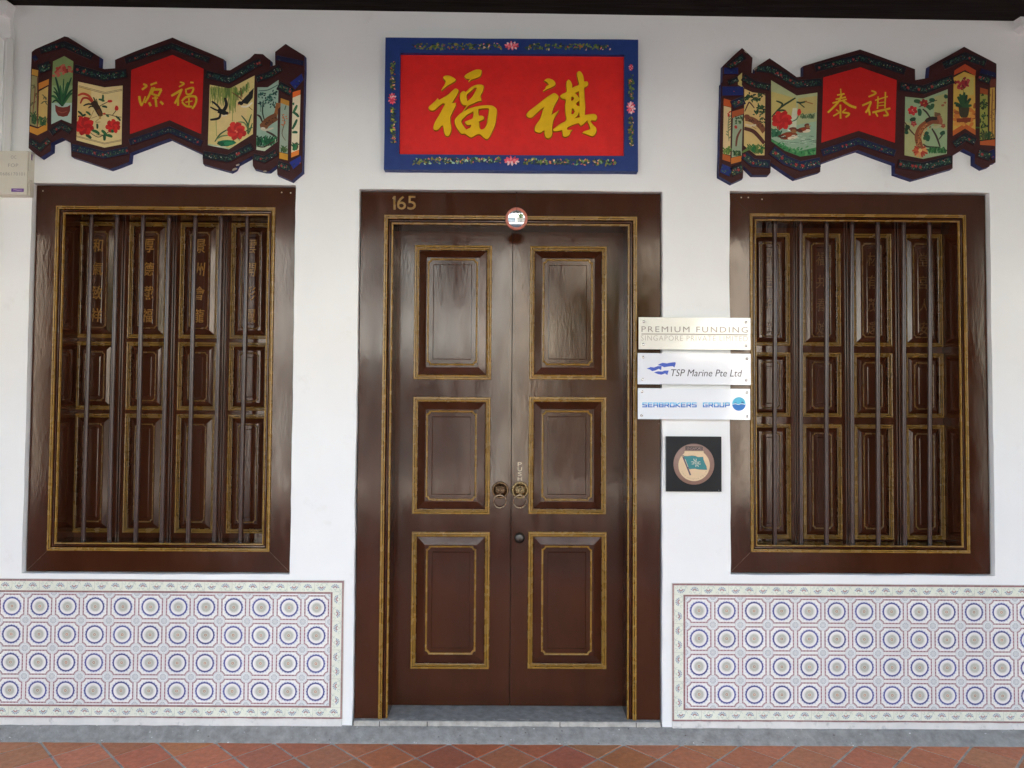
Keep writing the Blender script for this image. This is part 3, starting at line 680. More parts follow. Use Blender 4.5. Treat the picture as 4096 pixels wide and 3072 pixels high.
a, b = c7((137, 287), YP), c7((1016, 283), YP); m.box(a[0], b[0], YP-.0003, YP, a[1], b[1], md)
m.build('lettering', m_plain, S1)
S2 = plate([(105, 438), (1043, 448), (1043, 705), (105, 698)], [(150, 475), (1010, 487), (144, 658), (1006, 665)], 'white company plate with three blue waves, middle of the three plates', (228, 231, 238))
m = MB(); a, b = c7((382, 632), YP), c7((972, 578), YP); text(m, 'TSP Marine Pte Ltd', a[0], b[0], a[1], b[1], YP-.0004, .0004, lin((62, 62, 70)), shear=.22); m.build('lettering', m_plain, S2)
p = Paint(c7, YP-.0002, 1.0)
for w_ in ([(270, 540), (290, 528), (312, 521), (348, 526), (380, 519), (418, 515), (421, 528), (410, 560), (395, 549), (360, 552), (325, 558), (302, 546)],
           [(178, 571), (212, 556), (240, 560), (268, 549), (304, 547), (300, 582), (280, 571), (250, 585), (225, 590), (205, 576)],
           [(240, 601), (272, 591), (308, 593), (330, 585), (362, 585), (351, 623), (332, 609), (302, 620), (275, 615)]): p.poly(w_, (52, 84, 186))
p.mb.build('wave_logo', m_plain, S2)
S3 = plate([(107, 730), (1040, 738), (1037, 993), (107, 988)], [(142, 760), (1011, 767), (137, 958), (1013, 966)], 'white company plate with a blue round emblem, lowest of the three plates', (230, 234, 240))
BLK = {'S': [[(1, 1), (0, 1), (0, .55), (1, .45), (1, 0), (0, 0)]], 'E': [[(1, 1), (0, 1), (0, 0), (1, 0)], [(0, .5), (.9, .5)]], 'A': [[(0, 0), (0, 1), (1, 1), (1, 0)], [(0, .45), (1, .45)]], 'B': [[(0, 0), (0, 1), (1, 1), (1, 0), (0, 0)], [(0, .5), (1, .5)]], 'R': [[(0, 0), (0, 1), (1, 1), (1, .45), (0, .45)], [(.5, .45), (1, 0)]], 'O': [[(0, 0), (0, 1), (1, 1), (1, 0), (0, 0)]], 'K': [[(0, 0), (0, 1)], [(1, 1), (.15, .5), (1, 0)]], 'G': [[(1, 1), (0, 1), (0, 0), (1, 0), (1, .45), (.55, .45)]], 'U': [[(0, 1), (0, 0), (1, 0), (1, 1)]], 'P': [[(0, 0), (0, 1), (1, 1), (1, .4), (0, .4)]]}
p = Paint(c7, YP-.0002, 1.0); WD = 'SEABROKERS GROUP'; cw = (865-143)/(len(WD)-.2)
for k, ch in enumerate(WD):
    if ch == ' ': p.mb.build('lettering', m_plain, S3); p = Paint(c7, YP-.0002, 1.0)
    for pl_ in BLK.get(ch, []):
        for (xa, za), (xb, zb_) in zip(pl_, pl_[1:]):
            e = 4.5; L_ = math.hypot(xb-xa, zb_-za)
            A_ = Vector((143+k*cw+5+xa*(cw-15), 886-za*32)); B_ = Vector((143+k*cw+5+xb*(cw-15), 886-zb_*32)); t_ = (B_-A_).normalized()*e
            zmid = (za+zb_)/2
            if abs(za-zb_) > .5:
                M_ = (A_+B_)/2; hi_, lo_ = (A_, B_) if za > zb_ else (B_, A_); u_ = (M_-hi_).normalized()*e
                p.stroke([hi_-u_, M_], 10, (96, 184, 224), 1, False); p.stroke([M_, lo_+u_], 10, (46, 108, 190), 1, False)
            else: p.stroke([A_-t_, B_+t_], 9, (96, 184, 224) if zmid > .6 else (46, 108, 190), 1, False)
p.mb.build('lettering', m_plain, S3)
p = Paint(c7, YP-.0002, 1.0)
p.poly([(945+56*math.cos(2*math.pi*k/36), 862+57*math.sin(2*math.pi*k/36)) for k in range(36)], (92, 196, 226))
p.poly([(945+56*math.cos(math.pi*k/18), 864+55*math.sin(math.pi*k/18)) for k in range(19)], (40, 120, 196))
p.stroke([(892, 866), (915, 861), (940, 867), (965, 861), (998, 866)], 5, (225, 240, 248), 1); p.poly([(905, 858), (930, 858), (927, 850), (910, 850)], (60, 140, 190)); p.poly([(963, 856), (990, 856), (985, 848), (975, 848), (975, 842), (968, 842)], (45, 100, 160))
p.mb.build('round_emblem', m_plain, S3)

cm = crop(2600, 1700, .18079); YQ = -.012
q = [cm(z, YQ) for z in ((360, 242), (1585, 266), (1578, 1478), (360, 1470))]
pl = thing('flag_plaque', (q[0][0], YW, q[2][1]), 'square black plaque with a bronze disc showing a teal flag', 'plaque')
m = MB(); m.box((q[0][0]+q[3][0])/2, (q[1][0]+q[2][0])/2, YQ, YW, (q[2][1]+q[3][1])/2, (q[0][1]+q[1][1])/2, lin((18, 20, 25))); m.build('backboard', surf('black_plastic', None, .4, .02, 6, spec=.25), pl, bevel=.0015)
cc = cm((970, 865), YQ); r0 = 452*.18079*(YQ-CAM.y)/F
m = MB(); m.lathe(cc[0], cc[1], [(r0, YQ), (r0-.0006, YQ-.002), (r0-.002, YQ-.0026), (.0003, YQ-.0026)], 64, lin((138, 106, 92))); m.build('bronze_ring', surf('bronze_enamel', None, .4, .08, 30), pl)
p = Paint(cm, YQ-.0028, 1.0)
def circ(x, y, r, a0=0, a1=360, n=48): return [(x+r*math.cos(R(a0+(a1-a0)*k/n)), y+r*math.sin(R(a0+(a1-a0)*k/n))) for k in range(n+1)]
p.poly([(1185, 578)]+circ(975, 892, 348, -52, 232)+[(765, 578)], (214, 186, 148))
p.poly([(785, 470), (1163, 478), (1163, 556), (785, 552)], (48, 38, 36))
a, b = cm((808, 545), YQ-.003), cm((1145, 490), YQ-.003); text(p.mb, 'SINGAPORE', a[0], b[0], a[1], b[1], YQ-.0034, .0003, lin((160, 130, 120)))
fl = [(742, 688), (830, 692), (930, 680), (1010, 690), (1062, 713), (1172, 707), (1182, 770), (1215, 850), (1246, 910), (1258, 988), (1180, 986), (1080, 981), (1000, 966), (920, 968), (868, 975)]
p.poly([(x+(x-1000)*.02, y+(y-835)*.03) for x, y in fl], (66, 60, 82)); p.poly(fl, (38, 122, 126))
p.stroke([(728, 690), (895, 1110)], 36, (84, 70, 86), 1, False); p.poly(circ(728, 688, 27, n=16), (84, 70, 86)); p.poly(circ(728, 688, 13, n=12), (214, 186, 148)); p.stroke([(775, 755), (840, 925)], 10, (214, 200, 170), 1, False)
cr_ = (232, 222, 196)
for s in ([(968, 745), (980, 792), (1022, 788), (1020, 745)], [(915, 815), (962, 815), (970, 862), (925, 864)], [(990, 815), (1040, 815), (1048, 862), (1000, 862), (990, 815)], [(1112, 815), (1066, 818), (1076, 864), (1122, 862)], [(1014, 928), (1012, 890), (1060, 888), (1068, 926)]): p.stroke(s, 11, cr_, 1, False)
T_ = 'OCEAN NAVIGATION PTE LTD'
for k, ch in enumerate(T_):
    if ch == ' ': continue
    a = R(153-126*k/(len(T_)-1)); x, y = 975+300*math.cos(a), 895+300*math.sin(a); tm = MB(); text(tm, ch, -.5, .5, -.5, .5, 0, 0)
    th_ = a-math.pi/2; w_, h_ = 15 if ch != 'I' else 5, 30
    V = []
    for v in tm.v:
        lx, ly = v[0]*w_, -v[2]*h_; V.append((x+lx*math.cos(th_)-ly*math.sin(th_), y+lx*math.sin(th_)+ly*math.cos(th_)))
    V = [cm(z, YQ-.0031) for z in V]; p.mb.merge([(z[0], YQ-.0031, z[1]) for z in V], [f for f in tm.f if len(f)], lin((140, 122, 108)))
p.mb.build('flag_emblem', m_plain, pl)
m = MB(); z = cm((1520, 1445), YQ); m.ball((z[0], YQ-.001, z[1]), .0022, 8, 6); m.build('pin', m_steel, pl)

cb = crop(0, 500, .24116); YB_ = YW-.050
bx = thing('junction_box', (cb((200, 1150), YW)[0], YW, cb((0, 1150), YW)[1]), 'cream plastic telecom box at the left edge of the wall', 'junction box')
x0, x1, z0, z1 = W(-14, 650, YB_)[0], cb((452, 800), YB_)[0], cb((0, 1150), YB_)[1], cb((0, 428), YB_)[1]
m = MB(); m.box(x0+.002, x1+.006, YB_+.016, YW, z0-.003, z1+.003); m.build('case', m_box, bx, bevel=.003)
m = MB(); m.box(x0, x1, YB_, YB_+.0155, z0, z1); m.build('lid', m_box, bx, bevel=.003)
m = MB(); a = cb((450, 760), YB_), cb((540, 900), YB_); m.box(x1+.001, x1+.014, YB_+.006, YB_+.034, a[1][1], a[0][1]); m.box(x1+.001, x1+.009, YB_+.003, YB_+.006, a[1][1]+.008, a[0][1]-.012); m.build('latch', m_box, bx, bevel=.002)
m = MB(); ink = lin((150, 140, 128))
for s, b0, b1, b2, b3 in (('OC', 180, 272, 560, 506), ('FOP', 135, 302, 696, 640), ('0686170101', 2, 412, 836, 786)):
    a, b = cb((b0, b2), YB_), cb((b1, b3), YB_); text(m, s, a[0], b[0], a[1], b[1], YB_-.0003, .0003, ink, sp=1.1, bold=-.01); m.build('stencilled_line', m_plain, bx); m = MB()
a, b = cb((497, 560), YB_), cb((518, 462), YB_); m.box(x1+.0062, x1+.0068, YB_+.020, YB_+.030, a[1], b[1], lin((110, 60, 120)))
m.build('side_sticker', m_plain, bx)
m = MB(); a, b = cb((188, 1108), YB_), cb((396, 1054), YB_); m.box(a[0], b[0], YB_-.0006, YB_, a[1], b[1], lin((104, 58, 140)))
m.build('purple_label', m_plain, bx); m = Paint(cb, YB_-.0008, 1.0); m.stroke([(215, 1080), (240, 1072), (300, 1082), (370, 1078)], 16, (176, 150, 190), .5); m.mb.build('label_print', m_plain, bx)

# ================================================================== CENTRE SIGN
cs = crop(1500, 100, .49729); YS = -.045
def cq(cr, y, *pts): q = [cr(p, y) for p in pts]; return ((q[0][0]+q[3][0])/2, (q[1][0]+q[2][0])/2, (q[2][1]+q[3][1])/2, (q[0][1]+q[1][1])/2)
so_ = cq(cs, YS, (83, 98), (2118, 120), (2115, 1172), (72, 1168)); si = cq(cs, YS, (203, 226), (2006, 238), (2006, 1050), (193, 1042))
sign = thing('shop_sign', ((so_[0]+so_[1])/2, YW, so_[2]), 'red sign board with two large gold characters in a blue flowered frame', 'sign')
G = 1.35
m = MB(); blu = lin((26, 48, 104), G)
lp = rough(rect(*so_), .0009, .1); m.prism(lp, YS, YW, blu, holes=[rect(*si)])
m.build('frame', m_paint, sign)
m = MB(); m.face([(si[0]-.001, YS+.024, si[2]-.001), (si[1]+.001, YS+.024, si[2]-.001), (si[1]+.001, YS+.024, si[3]+.001), (si[0]-.001, YS+.024, si[3]+.001)], lin((196, 28, 24), G)); m.build('red_field', m_paint, sign)
p = Paint(cs, YS-.0002, G)
pal_g = [(48, 70, 44), (70, 96, 48), (96, 116, 54), (40, 62, 66), (120, 110, 50), (28, 44, 50)]; pal_f = [(200, 110, 90), (210, 170, 140), (170, 70, 50)]
for path, n, pp in ((((300, 172), (1020, 172)), 150, pal_g), (((1215, 176), (1890, 180)), 130, pal_g), (((310, 1098), (1010, 1090)), 170, pal_g+[(110, 150, 110), (150, 180, 150)]), (((1190, 1100), (1940, 1108)), 170, pal_g+[(110, 150, 110)]),
                    (((145, 300), (145, 530)), 60, pal_g), (((145, 670), (148, 950)), 70, pal_g+[(150, 160, 60)]), (((2058, 400), (2055, 600)), 60, pal_g[:4]), (((2055, 740), (2060, 990)), 60, pal_g)):
    p.specks(path, 44 if path[0][0] != path[1][0] and abs(path[0][0]-path[1][0]) > 50 else 34, n, pp, 8); p.specks(path, 50 if abs(path[0][0]-path[1][0]) > 50 else 38, n//7, pal_f, 6)
for x, y, r in ((1100, 175, 52), (1098, 1098, 56), (142, 600, 46), (2056, 672, 50), (2056, 350, 26)):
    for k in range(20):
        a = 2*math.pi*k/10+.2; q = r*(.75 if k < 10 else .35); p.blob(x+q*math.cos(a)*(1.1 if y in (175, 1098) else .62), y+q*math.sin(a)*(.55 if y in (175, 1098) else 1), r*.3, r*.16, random.choice([(206, 70, 90), (220, 110, 120), (180, 50, 70), (235, 180, 180)]), math.degrees(a))
p.mb.build('painted_flowers', m_paint, sign)
YR = YS+.024
def glyph(name, cr, parts, holes_):
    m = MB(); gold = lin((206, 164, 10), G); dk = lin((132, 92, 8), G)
    for i, prt in enumerate(parts):
        sm_ = [tuple(Vector(a)) for a in prt]
        lp = [cr(a, YR) for a in sm_]; hs = [[cr(a, YR) for a in h] for h in holes_.get(i, [])]
        sg = 1
        m.fill([offset(lp, .0035)]+[offset(h, -.0035) for h in hs], YR-.014, gold)
        for k, l in enumerate([lp]+hs):
            s_ = 1 if k == 0 else -1
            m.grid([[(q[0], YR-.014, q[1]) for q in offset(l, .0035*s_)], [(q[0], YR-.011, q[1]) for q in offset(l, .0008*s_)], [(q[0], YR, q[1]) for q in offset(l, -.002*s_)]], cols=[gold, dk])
    m.build(name, m_paint, sign)
def smooth(pts, n=3):
    out = []; L = len(pts)
    for i in range(L):
        a, b, c, d = (Vector(pts[(i+k) % L]) for k in (-1, 0, 1, 2))
        sharp = (b-a).normalized().dot((c-b).normalized()) < .2 or (c-b).normalized().dot((d-c).normalized()) < .2
        for k in range(1 if sharp else n):
            t = k/n; out.append(tuple(b) if k == 0 else tuple(.5*((2*b)+(c-a)*t+(2*a-5*b+4*c-d)*t*t+(3*b-a-3*c+d)*t**3)))
    return out
g7 = crop(1680, 260, .19284); g8 = crop(2080, 260, .19284)
fu = [[(485, 265), (520, 238), (590, 232), (660, 255), (735, 305), (745, 332), (715, 368), (620, 422), (540, 472), (452, 552), (500, 440), (530, 365), (490, 305)],
      [(918, 255), (950, 215), (1010, 180), (1120, 125), (1200, 107), (1270, 122), (1283, 150), (1272, 220), (1230, 265), (1110, 312), (1062, 328), (1012, 372), (1035, 315), (960, 302)],
      [(178, 890), (250, 820), (330, 750), (372, 698), (400, 738), (500, 682), (600, 612), (720, 508), (770, 508), (808, 545), (790, 602), (740, 692), (672, 805), (748, 795), (748, 860), (702, 950), (650, 1060), (634, 1120), (642, 1230), (658, 1330), (638, 1430), (602, 1488), (550, 1492), (514, 1452), (494, 1370), (478, 1285), (450, 1282), (410, 1332), (360, 1368), (300, 1362), (278, 1310), (310, 1200), (380, 1080), (450, 960), (515, 828), (480, 815), (400, 872), (320, 947), (260, 967), (200, 947)],
      [(838, 600), (905, 550), (950, 572), (1000, 520), (1080, 460), (1180, 424), (1262, 418), (1325, 445), (1328, 490), (1302, 570), (1266, 640), (1268, 700), (1283, 757), (1210, 772), (1100, 822), (1000, 872), (930, 960), (866, 1030), (850, 1022), (960, 872), (965, 855), (905, 858), (850, 792), (828, 700)],
      [(718, 1170), (750, 1108), (830, 1028), (920, 968), (1050, 908), (1200, 868), (1350, 848), (1500, 858), (1572, 905), (1598, 960), (1588, 1100), (1562, 1260), (1502, 1400), (1442, 1512), (1390, 1558), (1330, 1532), (1250, 1462), (1190, 1458), (1110, 1502), (1060, 1522), (1000, 1492), (930, 1442), (858, 1442), (788, 1362), (738, 1270)]]
fh = {3: [[(980, 632), (1060, 562), (1142, 492), (1178, 497), (1160, 540), (1108, 632), (1078, 680), (990, 762), (976, 700)]],
      4: [[(865, 1180), (920, 1110), (1000, 1040), (1100, 988), (1110, 1012), (1095, 1108), (1050, 1140), (960, 1175), (932, 1192), (942, 1230), (982, 1265), (1058, 1262), (1048, 1310), (960, 1352), (900, 1270)],
          [(1218, 937), (1300, 922), (1400, 917), (1428, 947), (1418, 1030), (1395, 1160), (1388, 1220), (1350, 1308), (1290, 1352), (1247, 1328), (1237, 1240), (1224, 1192), (1290, 1166), (1332, 1140), (1330, 1090), (1280, 1062), (1227, 1064), (1217, 1000)]]}
qi = [[(498, 340), (540, 303), (600, 296), (670, 318), (722, 360), (738, 410), (717, 450), (640, 492), (560, 522), (478, 567), (515, 510), (545, 450), (592, 428), (562, 385)],
      [(133, 1030), (180, 968), (260, 908), (400, 798), (540, 688), (640, 628), (710, 596), (772, 630), (803, 680), (782, 740), (722, 850), (682, 940), (658, 1040), (722, 1003), (805, 948), (792, 990), (742, 1070), (702, 1150), (682, 1230), (670, 1330), (670, 1440), (642, 1512), (580, 1543), (528, 1512), (503, 1440), (503, 1382), (470, 1392), (430, 1422), (360, 1417), (308, 1387), (302, 1310), (338, 1240), (408, 1140), (440, 1050), (488, 902), (440, 932), (340, 1022), (260, 1097), (200, 1112), (143, 1087)],
      [(828, 667), (870, 613), (958, 570), (953, 440), (963, 350), (1000, 312), (1052, 350), (1082, 430), (1084, 486), (1140, 453), (1213, 424), (1198, 330), (1173, 220), (1188, 163), (1225, 142), (1267, 165), (1307, 230), (1322, 300), (1327, 358), (1382, 353), (1413, 390), (1397, 452), (1337, 492), (1332, 560), (1340, 700), (1352, 900), (1342, 1048), (1440, 1033), (1540, 1028), (1593, 1070), (1593, 1130), (1560, 1173), (1480, 1167), (1458, 1182), (1522, 1260), (1572, 1310), (1588, 1380), (1562, 1452), (1500, 1498), (1400, 1462), (1288, 1422), (1320, 1388), (1420, 1355), (1448, 1330), (1420, 1240), (1388, 1172), (1340, 1222), (1300, 1257), (1255, 1282), (1220, 1232), (1150, 1237), (1040, 1287), (982, 1320), (992, 1358), (1088, 1358), (1052, 1402), (1022, 1472), (950, 1508), (883, 1482), (868, 1372), (800, 1387), (700, 1392), (683, 1352), (740, 1298), (840, 1223), (950, 1158), (938, 1000), (933, 850), (943, 742), (868, 717)]]
qh = {2: [[(1066, 682), (1098, 682), (1113, 710), (1095, 748), (1062, 752)], [(1147, 597), (1218, 568), (1223, 695)], [(1190, 787), (1223, 772), (1223, 868), (1182, 858), (1162, 825)], [(1077, 927), (1108, 937), (1128, 985), (1100, 1033), (1067, 1028)], [(1220, 1008), (1233, 1098), (1148, 1113), (1190, 1075)]]}
glyph('gold_character', g7, [smooth(a) for a in fu], {k: [smooth(h) for h in v] for k, v in fh.items()})
glyph('gold_character', g8, [smooth(a) for a in qi], qh)

# ================================================================== SCROLL PLAQUES
YK = -.026; GP = 1.0
A1, A2, A3 = crop(100, 130, .3315), crop(500, 130, .33138), crop(800, 150, .34948)
B1, B2, B3 = crop(2860, 170, .34948), crop(3260, 170, .34951), crop(3570, 170, .34948)
MAR = (58, 20, 19); NAVY = (19, 19, 30); RED = (186, 24, 20)
GRN = [(30, 62, 50), (26, 78, 70), (44, 84, 56), (64, 100, 78), (22, 48, 44), (34, 54, 66)]; DOT = [(190, 190, 176), (170, 60, 60), (150, 150, 80), (110, 140, 130), (180, 90, 70)]
DG = [(34, 66, 38), (54, 92, 48), (84, 110, 56), (30, 80, 50)]
BODY = {}
def plaque(label, segs):
    t = thing('scroll_plaque', (W(*segs[1], YW)[0], YW, W(*segs[1], YW)[1]), label, 'wall plaque', 'painted scroll plaques above the windows')
    loop = [c(p, YK) for c, ps in segs[0] for p in ps]
    if area(loop) < 0: loop = loop[::-1]
    m = MB(); lp = rough(loop, .0009, .05); m.prism(lp, YK, YW, lin(MAR, GP), lin((20, 28, 84), GP), grow=.003); m.build('body', m_paint, t); BODY[t.name] = offset(loop, .004)
    return t
def bands(t, lst):
    for cr_, rows in lst:
        for path, w_, n, base in rows:
            p = Paint(cr_, YK-.0058, GP); Q_ = [Vector(a) for a in path]; A_, B_ = [], []
            for i, a in enumerate(Q_):
                d0 = (a-Q_[i-1]).normalized() if i else (Q_[1]-a).normalized(); d1 = (Q_[i+1]-a).normalized() if i+1 < len(Q_) else d0
                m0 = Vector((-d0.y-d1.y, d0.x+d1.x)); m0 = m0*(2/m0.length_squared)*w_*.46
                A_.append(cr_(a+m0, YK)); B_.append(cr_(a-m0, YK))
            p.mb.prism(A_+B_[::-1], YK-.0055, YK, lin(base or NAVY, GP), lin(MAR, GP), grow=.003)      # the bands stand proud
            P_ = [Vector(a) for a in path]; P_[0] = P_[0].lerp(P_[1], .06); P_[-1] = P_[-1].lerp(P_[-2], .06)
            p.specks(P_, w_*.5, int(n*1.3), GRN, w_*.075); p.specks(P_, w_*.56, n//6+1, DOT, w_*.05)
            for k in range(max(0, n//34)):
                f = random.random(); i = random.randrange(len(path)-1); q = P_[i].lerp(P_[i+1], f); p.flower(q.x, q.y, w_*.17, (170, 50, 56), (124, 34, 42), 5)
            clamp(p.mb, [BODY[t.name]]); p.mb.build('flower_band', m_paint, t)
def picture(t, name, cr_, fn):
    p = Paint(cr_, YK-.0006, GP); fn(p); clamp(p.mb, p.fields); p.mb.build(name, m_paint, t)
LPL = plaque('painted scroll plaque with swallows and a pheasant, above the left window',
    ([(A1, [(80, 235), (125, 200), (478, 46), (520, 55), (900, 295), (893, 425), (960, 440), (1087, 432), (1085, 330)]), (A2, [(0, 278), (573, 60), (1026, 250)]),
      (A3, [(270, 248), (275, 372), (345, 375), (570, 240), (625, 185), (720, 190), (760, 225), (806, 260), (806, 333), (860, 315), (860, 165), (980, 73), (1195, 207), (1197, 385), (1170, 1537), (1050, 1640), (885, 1568), (880, 1462), (790, 1532), (740, 1530), (625, 1502), (605, 1470), (600, 1355), (430, 1450), (400, 1505), (350, 1533), (35, 1445), (28, 1320)]),
      (A2, [(935, 1460), (540, 1277), (62, 1455), (50, 1560)]), (A1, [(1250, 1562), (1025, 1646), (560, 1495), (552, 1325), (452, 1268), (315, 1330), (310, 1430), (185, 1509), (130, 1470), (43, 1395)])], (360, 560)))
bands(LPL, [(A1, [([(110, 330), (150, 300)], 70, 3, (22, 30, 70)), ([(170, 450), (310, 400)], 120, 30, None), ([(190, 225), (478, 150), (820, 300)], 84, 60, None), ([(600, 440), (960, 540), (1230, 495)], 110, 90, None), ([(318, 1215), (440, 1125), (555, 1190)], 84, 40, None), ([(50, 1310), (190, 1390), (300, 1300)], 90, 50, None), ([(560, 1390), (960, 1480), (1250, 1425)], 96, 130, (20, 30, 60))]),
            (A2, [([(10, 350), (565, 168), (1020, 340)], 76, 110, None), ([(60, 1330), (540, 1175), (930, 1345)], 80, 110, (18, 24, 54))]),
            (A3, [([(72, 425), (330, 490), (615, 320), (700, 285)], 92, 100, None), ([(650, 480), (790, 435), (930, 350)], 84, 50, None), ([(40, 1345), (320, 1390), (600, 1250)], 92, 100, None), ([(612, 1370), (740, 1400), (880, 1315)], 80, 60, None), ([(890, 1455), (1038, 1500)], 90, 36, None), ([(1050, 1470), (1180, 1395)], 96, 3, (30, 46, 130)), ([(900, 550), (1055, 630)], 100, 44, None), ([(1062, 560), (1195, 455)], 100, 4, (28, 42, 118)), ([(875, 235), (1190, 300)], 60, 6, (20, 26, 60))])])
def pot_panel(p):
    p.poly([(85, 440), (160, 457), (155, 530), (80, 508)], (196, 146, 58)); p.poly([(80, 517), (158, 537), (150, 1140), (60, 1110)], (150, 142, 96)); p.poly([(165, 612), (290, 560), (285, 630), (165, 690)], (204, 128, 48)); p.poly([(170, 712), (280, 650), (265, 1100), (155, 1140)], (204, 172, 100)); p.poly([(55, 1130), (155, 1160), (270, 1095), (268, 1180), (150, 1240), (55, 1200)], (204, 140, 48))
    p.tuft(82, 138, 1100, 150, 22, DG, 10); p.tuft(170, 256, 1120, 120, 24, DG, 10)
    for x, y in ((110, 640), (120, 740), (100, 850), (230, 770), (235, 830)):
        for k in range(5): p.leaf(x, y, x+random.uniform(-45, 45), y+random.uniform(-20, 50), 12, (96, 92, 60))
    p.stroke([(125, 650), (115, 800), (95, 980)], 12, (120, 66, 44)); p.stroke([(152, 540), (150, 1140)], 10, (110, 50, 34), 1)
    p.poly([(340, 350), (475, 285), (585, 350), (575, 600), (560, 1100), (440, 1050), (318, 1108), (325, 600)], (126, 148, 92)); p.poly([(322, 840), (568, 840), (560, 1100), (440, 1050), (318, 1108)], (170, 192, 178)); p.poly([(325, 640), (575, 640), (568, 850), (322, 850)], (140, 165, 110))
    for k in range(26): p.blob(455+random.gauss(0, 45), 450+random.gauss(0, 30), 26, 16, random.choice([(168, 62, 52), (130, 40, 40), (186, 96, 76)]), random.uniform(0, 180))
    for x, y, w_ in ((370, 540, 26), (350, 662, 20), (345, 712, 20), (306, 770, 30), (520, 600, 30), (562, 545, 22), (578, 690, 26), (470, 560, 16), (425, 640, 24), (545, 760, 30), (590, 730, 26), (330, 850, 22)):
        p.stroke([(452, 890), ((452+x)/2+(x-452)*.1, (890+y)/2-50), (x, y)], w_, random.choice([(22, 58, 40), (30, 78, 48), (40, 92, 50)]), .2)
    p.poly([(365, 872), (405, 895), (460, 905), (515, 895), (550, 872), (545, 950), (515, 1008), (460, 1020), (400, 1005), (370, 950)], (112, 46, 34)); p.stroke([(400, 950), (450, 970), (510, 950)], 10, (150, 76, 60))
picture(LPL, 'potted_flower_painting', A1, pot_panel)
def bird_panel(p):
    p.poly([(640, 592), (960, 662), (1178, 640), (1165, 1350), (960, 1390), (620, 1300)], (222, 200, 142)); p.poly([(640, 640), (800, 690), (780, 1250), (625, 1230)], (218, 186, 118))
    for a in ([(648, 640), (965, 724), (1172, 684)], [(648, 655), (965, 739), (1172, 699)], [(622, 1246), (960, 1334), (1164, 1294)], [(622, 1258), (960, 1346), (1164, 1306)]): p.stroke(a, 5, (96, 60, 44), 1, False)
    p.stroke([(820, 830), (770, 765), (700, 738), (640, 760)], 30, (186, 62, 34)); p.stroke([(815, 850), (760, 795), (700, 795), (668, 858)], 26, (170, 48, 30))
    p.stroke([(850, 880), (770, 862), (705, 884)], 22, (34, 36, 28)); p.stroke([(860, 910), (800, 890), (765, 912)], 18, (44, 44, 30)); p.stroke([(880, 880), (845, 820), (825, 780)], 20, (90, 80, 40)); p.stroke([(880, 870), (860, 800)], 16, (40, 40, 28))
    p.stroke([(815, 835), (870, 910), (915, 1000)], 74, (58, 34, 22), .5); p.stroke([(880, 930), (925, 1010)], 46, (96, 60, 28), .6); p.blob(955, 980, 18, 13, (190, 70, 36)); p.stroke([(895, 1010), (915, 1040)], 30, (190, 150, 80))
    for a in ([(870, 1010), (800, 1035)], [(910, 1030), (850, 1080), (910, 1080)], [(785, 1040), (830, 940)]): p.stroke(a, 6, (150, 100, 50), 1)
    for a in ([(895, 892), (950, 862), (1015, 830)], [(960, 988), (1040, 996), (1100, 1015), (1165, 1022)], [(1055, 998), (1085, 960), (1106, 925)], [(790, 1212), (880, 1262), (960, 1230), (1040, 1180)], [(860, 1235), (960, 1240), (1040, 1255)]): p.stroke(a, 10, (92, 66, 44), .6)
    p.blob(1026, 830, 30, 16, (196, 34, 28)); p.blob(1108, 915, 24, 32, (196, 34, 28))
    for a in ((940, 750, 935, 835), (888, 806, 960, 830), (930, 890, 992, 906), (1095, 1010, 1152, 1066), (640, 950, 700, 1010), (690, 1010, 735, 990), (735, 955, 792, 1000), (640, 1010, 690, 1030), (868, 1100, 872, 1162), (980, 1000, 1010, 1020)): p.leaf(*a, 26, random.choice([(28, 62, 40), (44, 86, 50)]))
    p.flower(715, 1128, 118, (200, 30, 26), (166, 20, 20), 8, (150, 20, 20)); p.flower(1065, 1130, 86, (204, 36, 30), (170, 24, 22), 7, (160, 24, 22))
    for a in ((810, 1180, 900, 1225), (925, 1180, 985, 1250), (950, 1230, 960, 1305), (980, 1240, 1055, 1262), (735, 1240, 800, 1280), (1040, 1180, 1060, 1210)): p.leaf(*a, 36, random.choice([(26, 74, 44), (36, 96, 52)]))
picture(LPL, 'pheasant_painting', A1, bird_panel)
def chars(p, poly, strokes):
    p.poly(poly, RED)
    for pts, w_ in strokes: p.stroke(pts, w_+4, (120, 84, 30), .75); 
    for pts, w_ in strokes: p.stroke(pts, w_, (206, 162, 30), .7)
picture(LPL, 'red_name_panel', A2, lambda p: chars(p, [(75, 452), (575, 270), (950, 440), (920, 1227), (540, 1058), (58, 1228)],
    [([(220, 622), (262, 645), (205, 690)], 26), ([(172, 768), (182, 830), (200, 885)], 30), ([(200, 888), (225, 830), (248, 770)], 18), ([(308, 632), (385, 604)], 26), ([(330, 662), (292, 760), (240, 850)], 26), ([(355, 660), (325, 740)], 24), ([(345, 690), (445, 688)], 30), ([(440, 690), (400, 770)], 30), ([(310, 735), (395, 765)], 28), ([(330, 795), (400, 790)], 20), ([(365, 770), (380, 898)], 32), ([(290, 845), (312, 888)], 32), ([(425, 832), (462, 868)], 32),
     ([(662, 598), (715, 618), (652, 656)], 20), ([(560, 765), (630, 725), (695, 685)], 28), ([(685, 690), (640, 790), (600, 858)], 28), ([(642, 770), (640, 885)], 30), ([(788, 602), (828, 606)], 22), ([(735, 680), (745, 742), (800, 738), (825, 668), (745, 684)], 22), ([(685, 832), (740, 780), (850, 775), (855, 850), (812, 922)], 26), ([(688, 840), (740, 888), (810, 895)], 24), ([(772, 790), (772, 880)], 20), ([(730, 842), (815, 828)], 18)]))
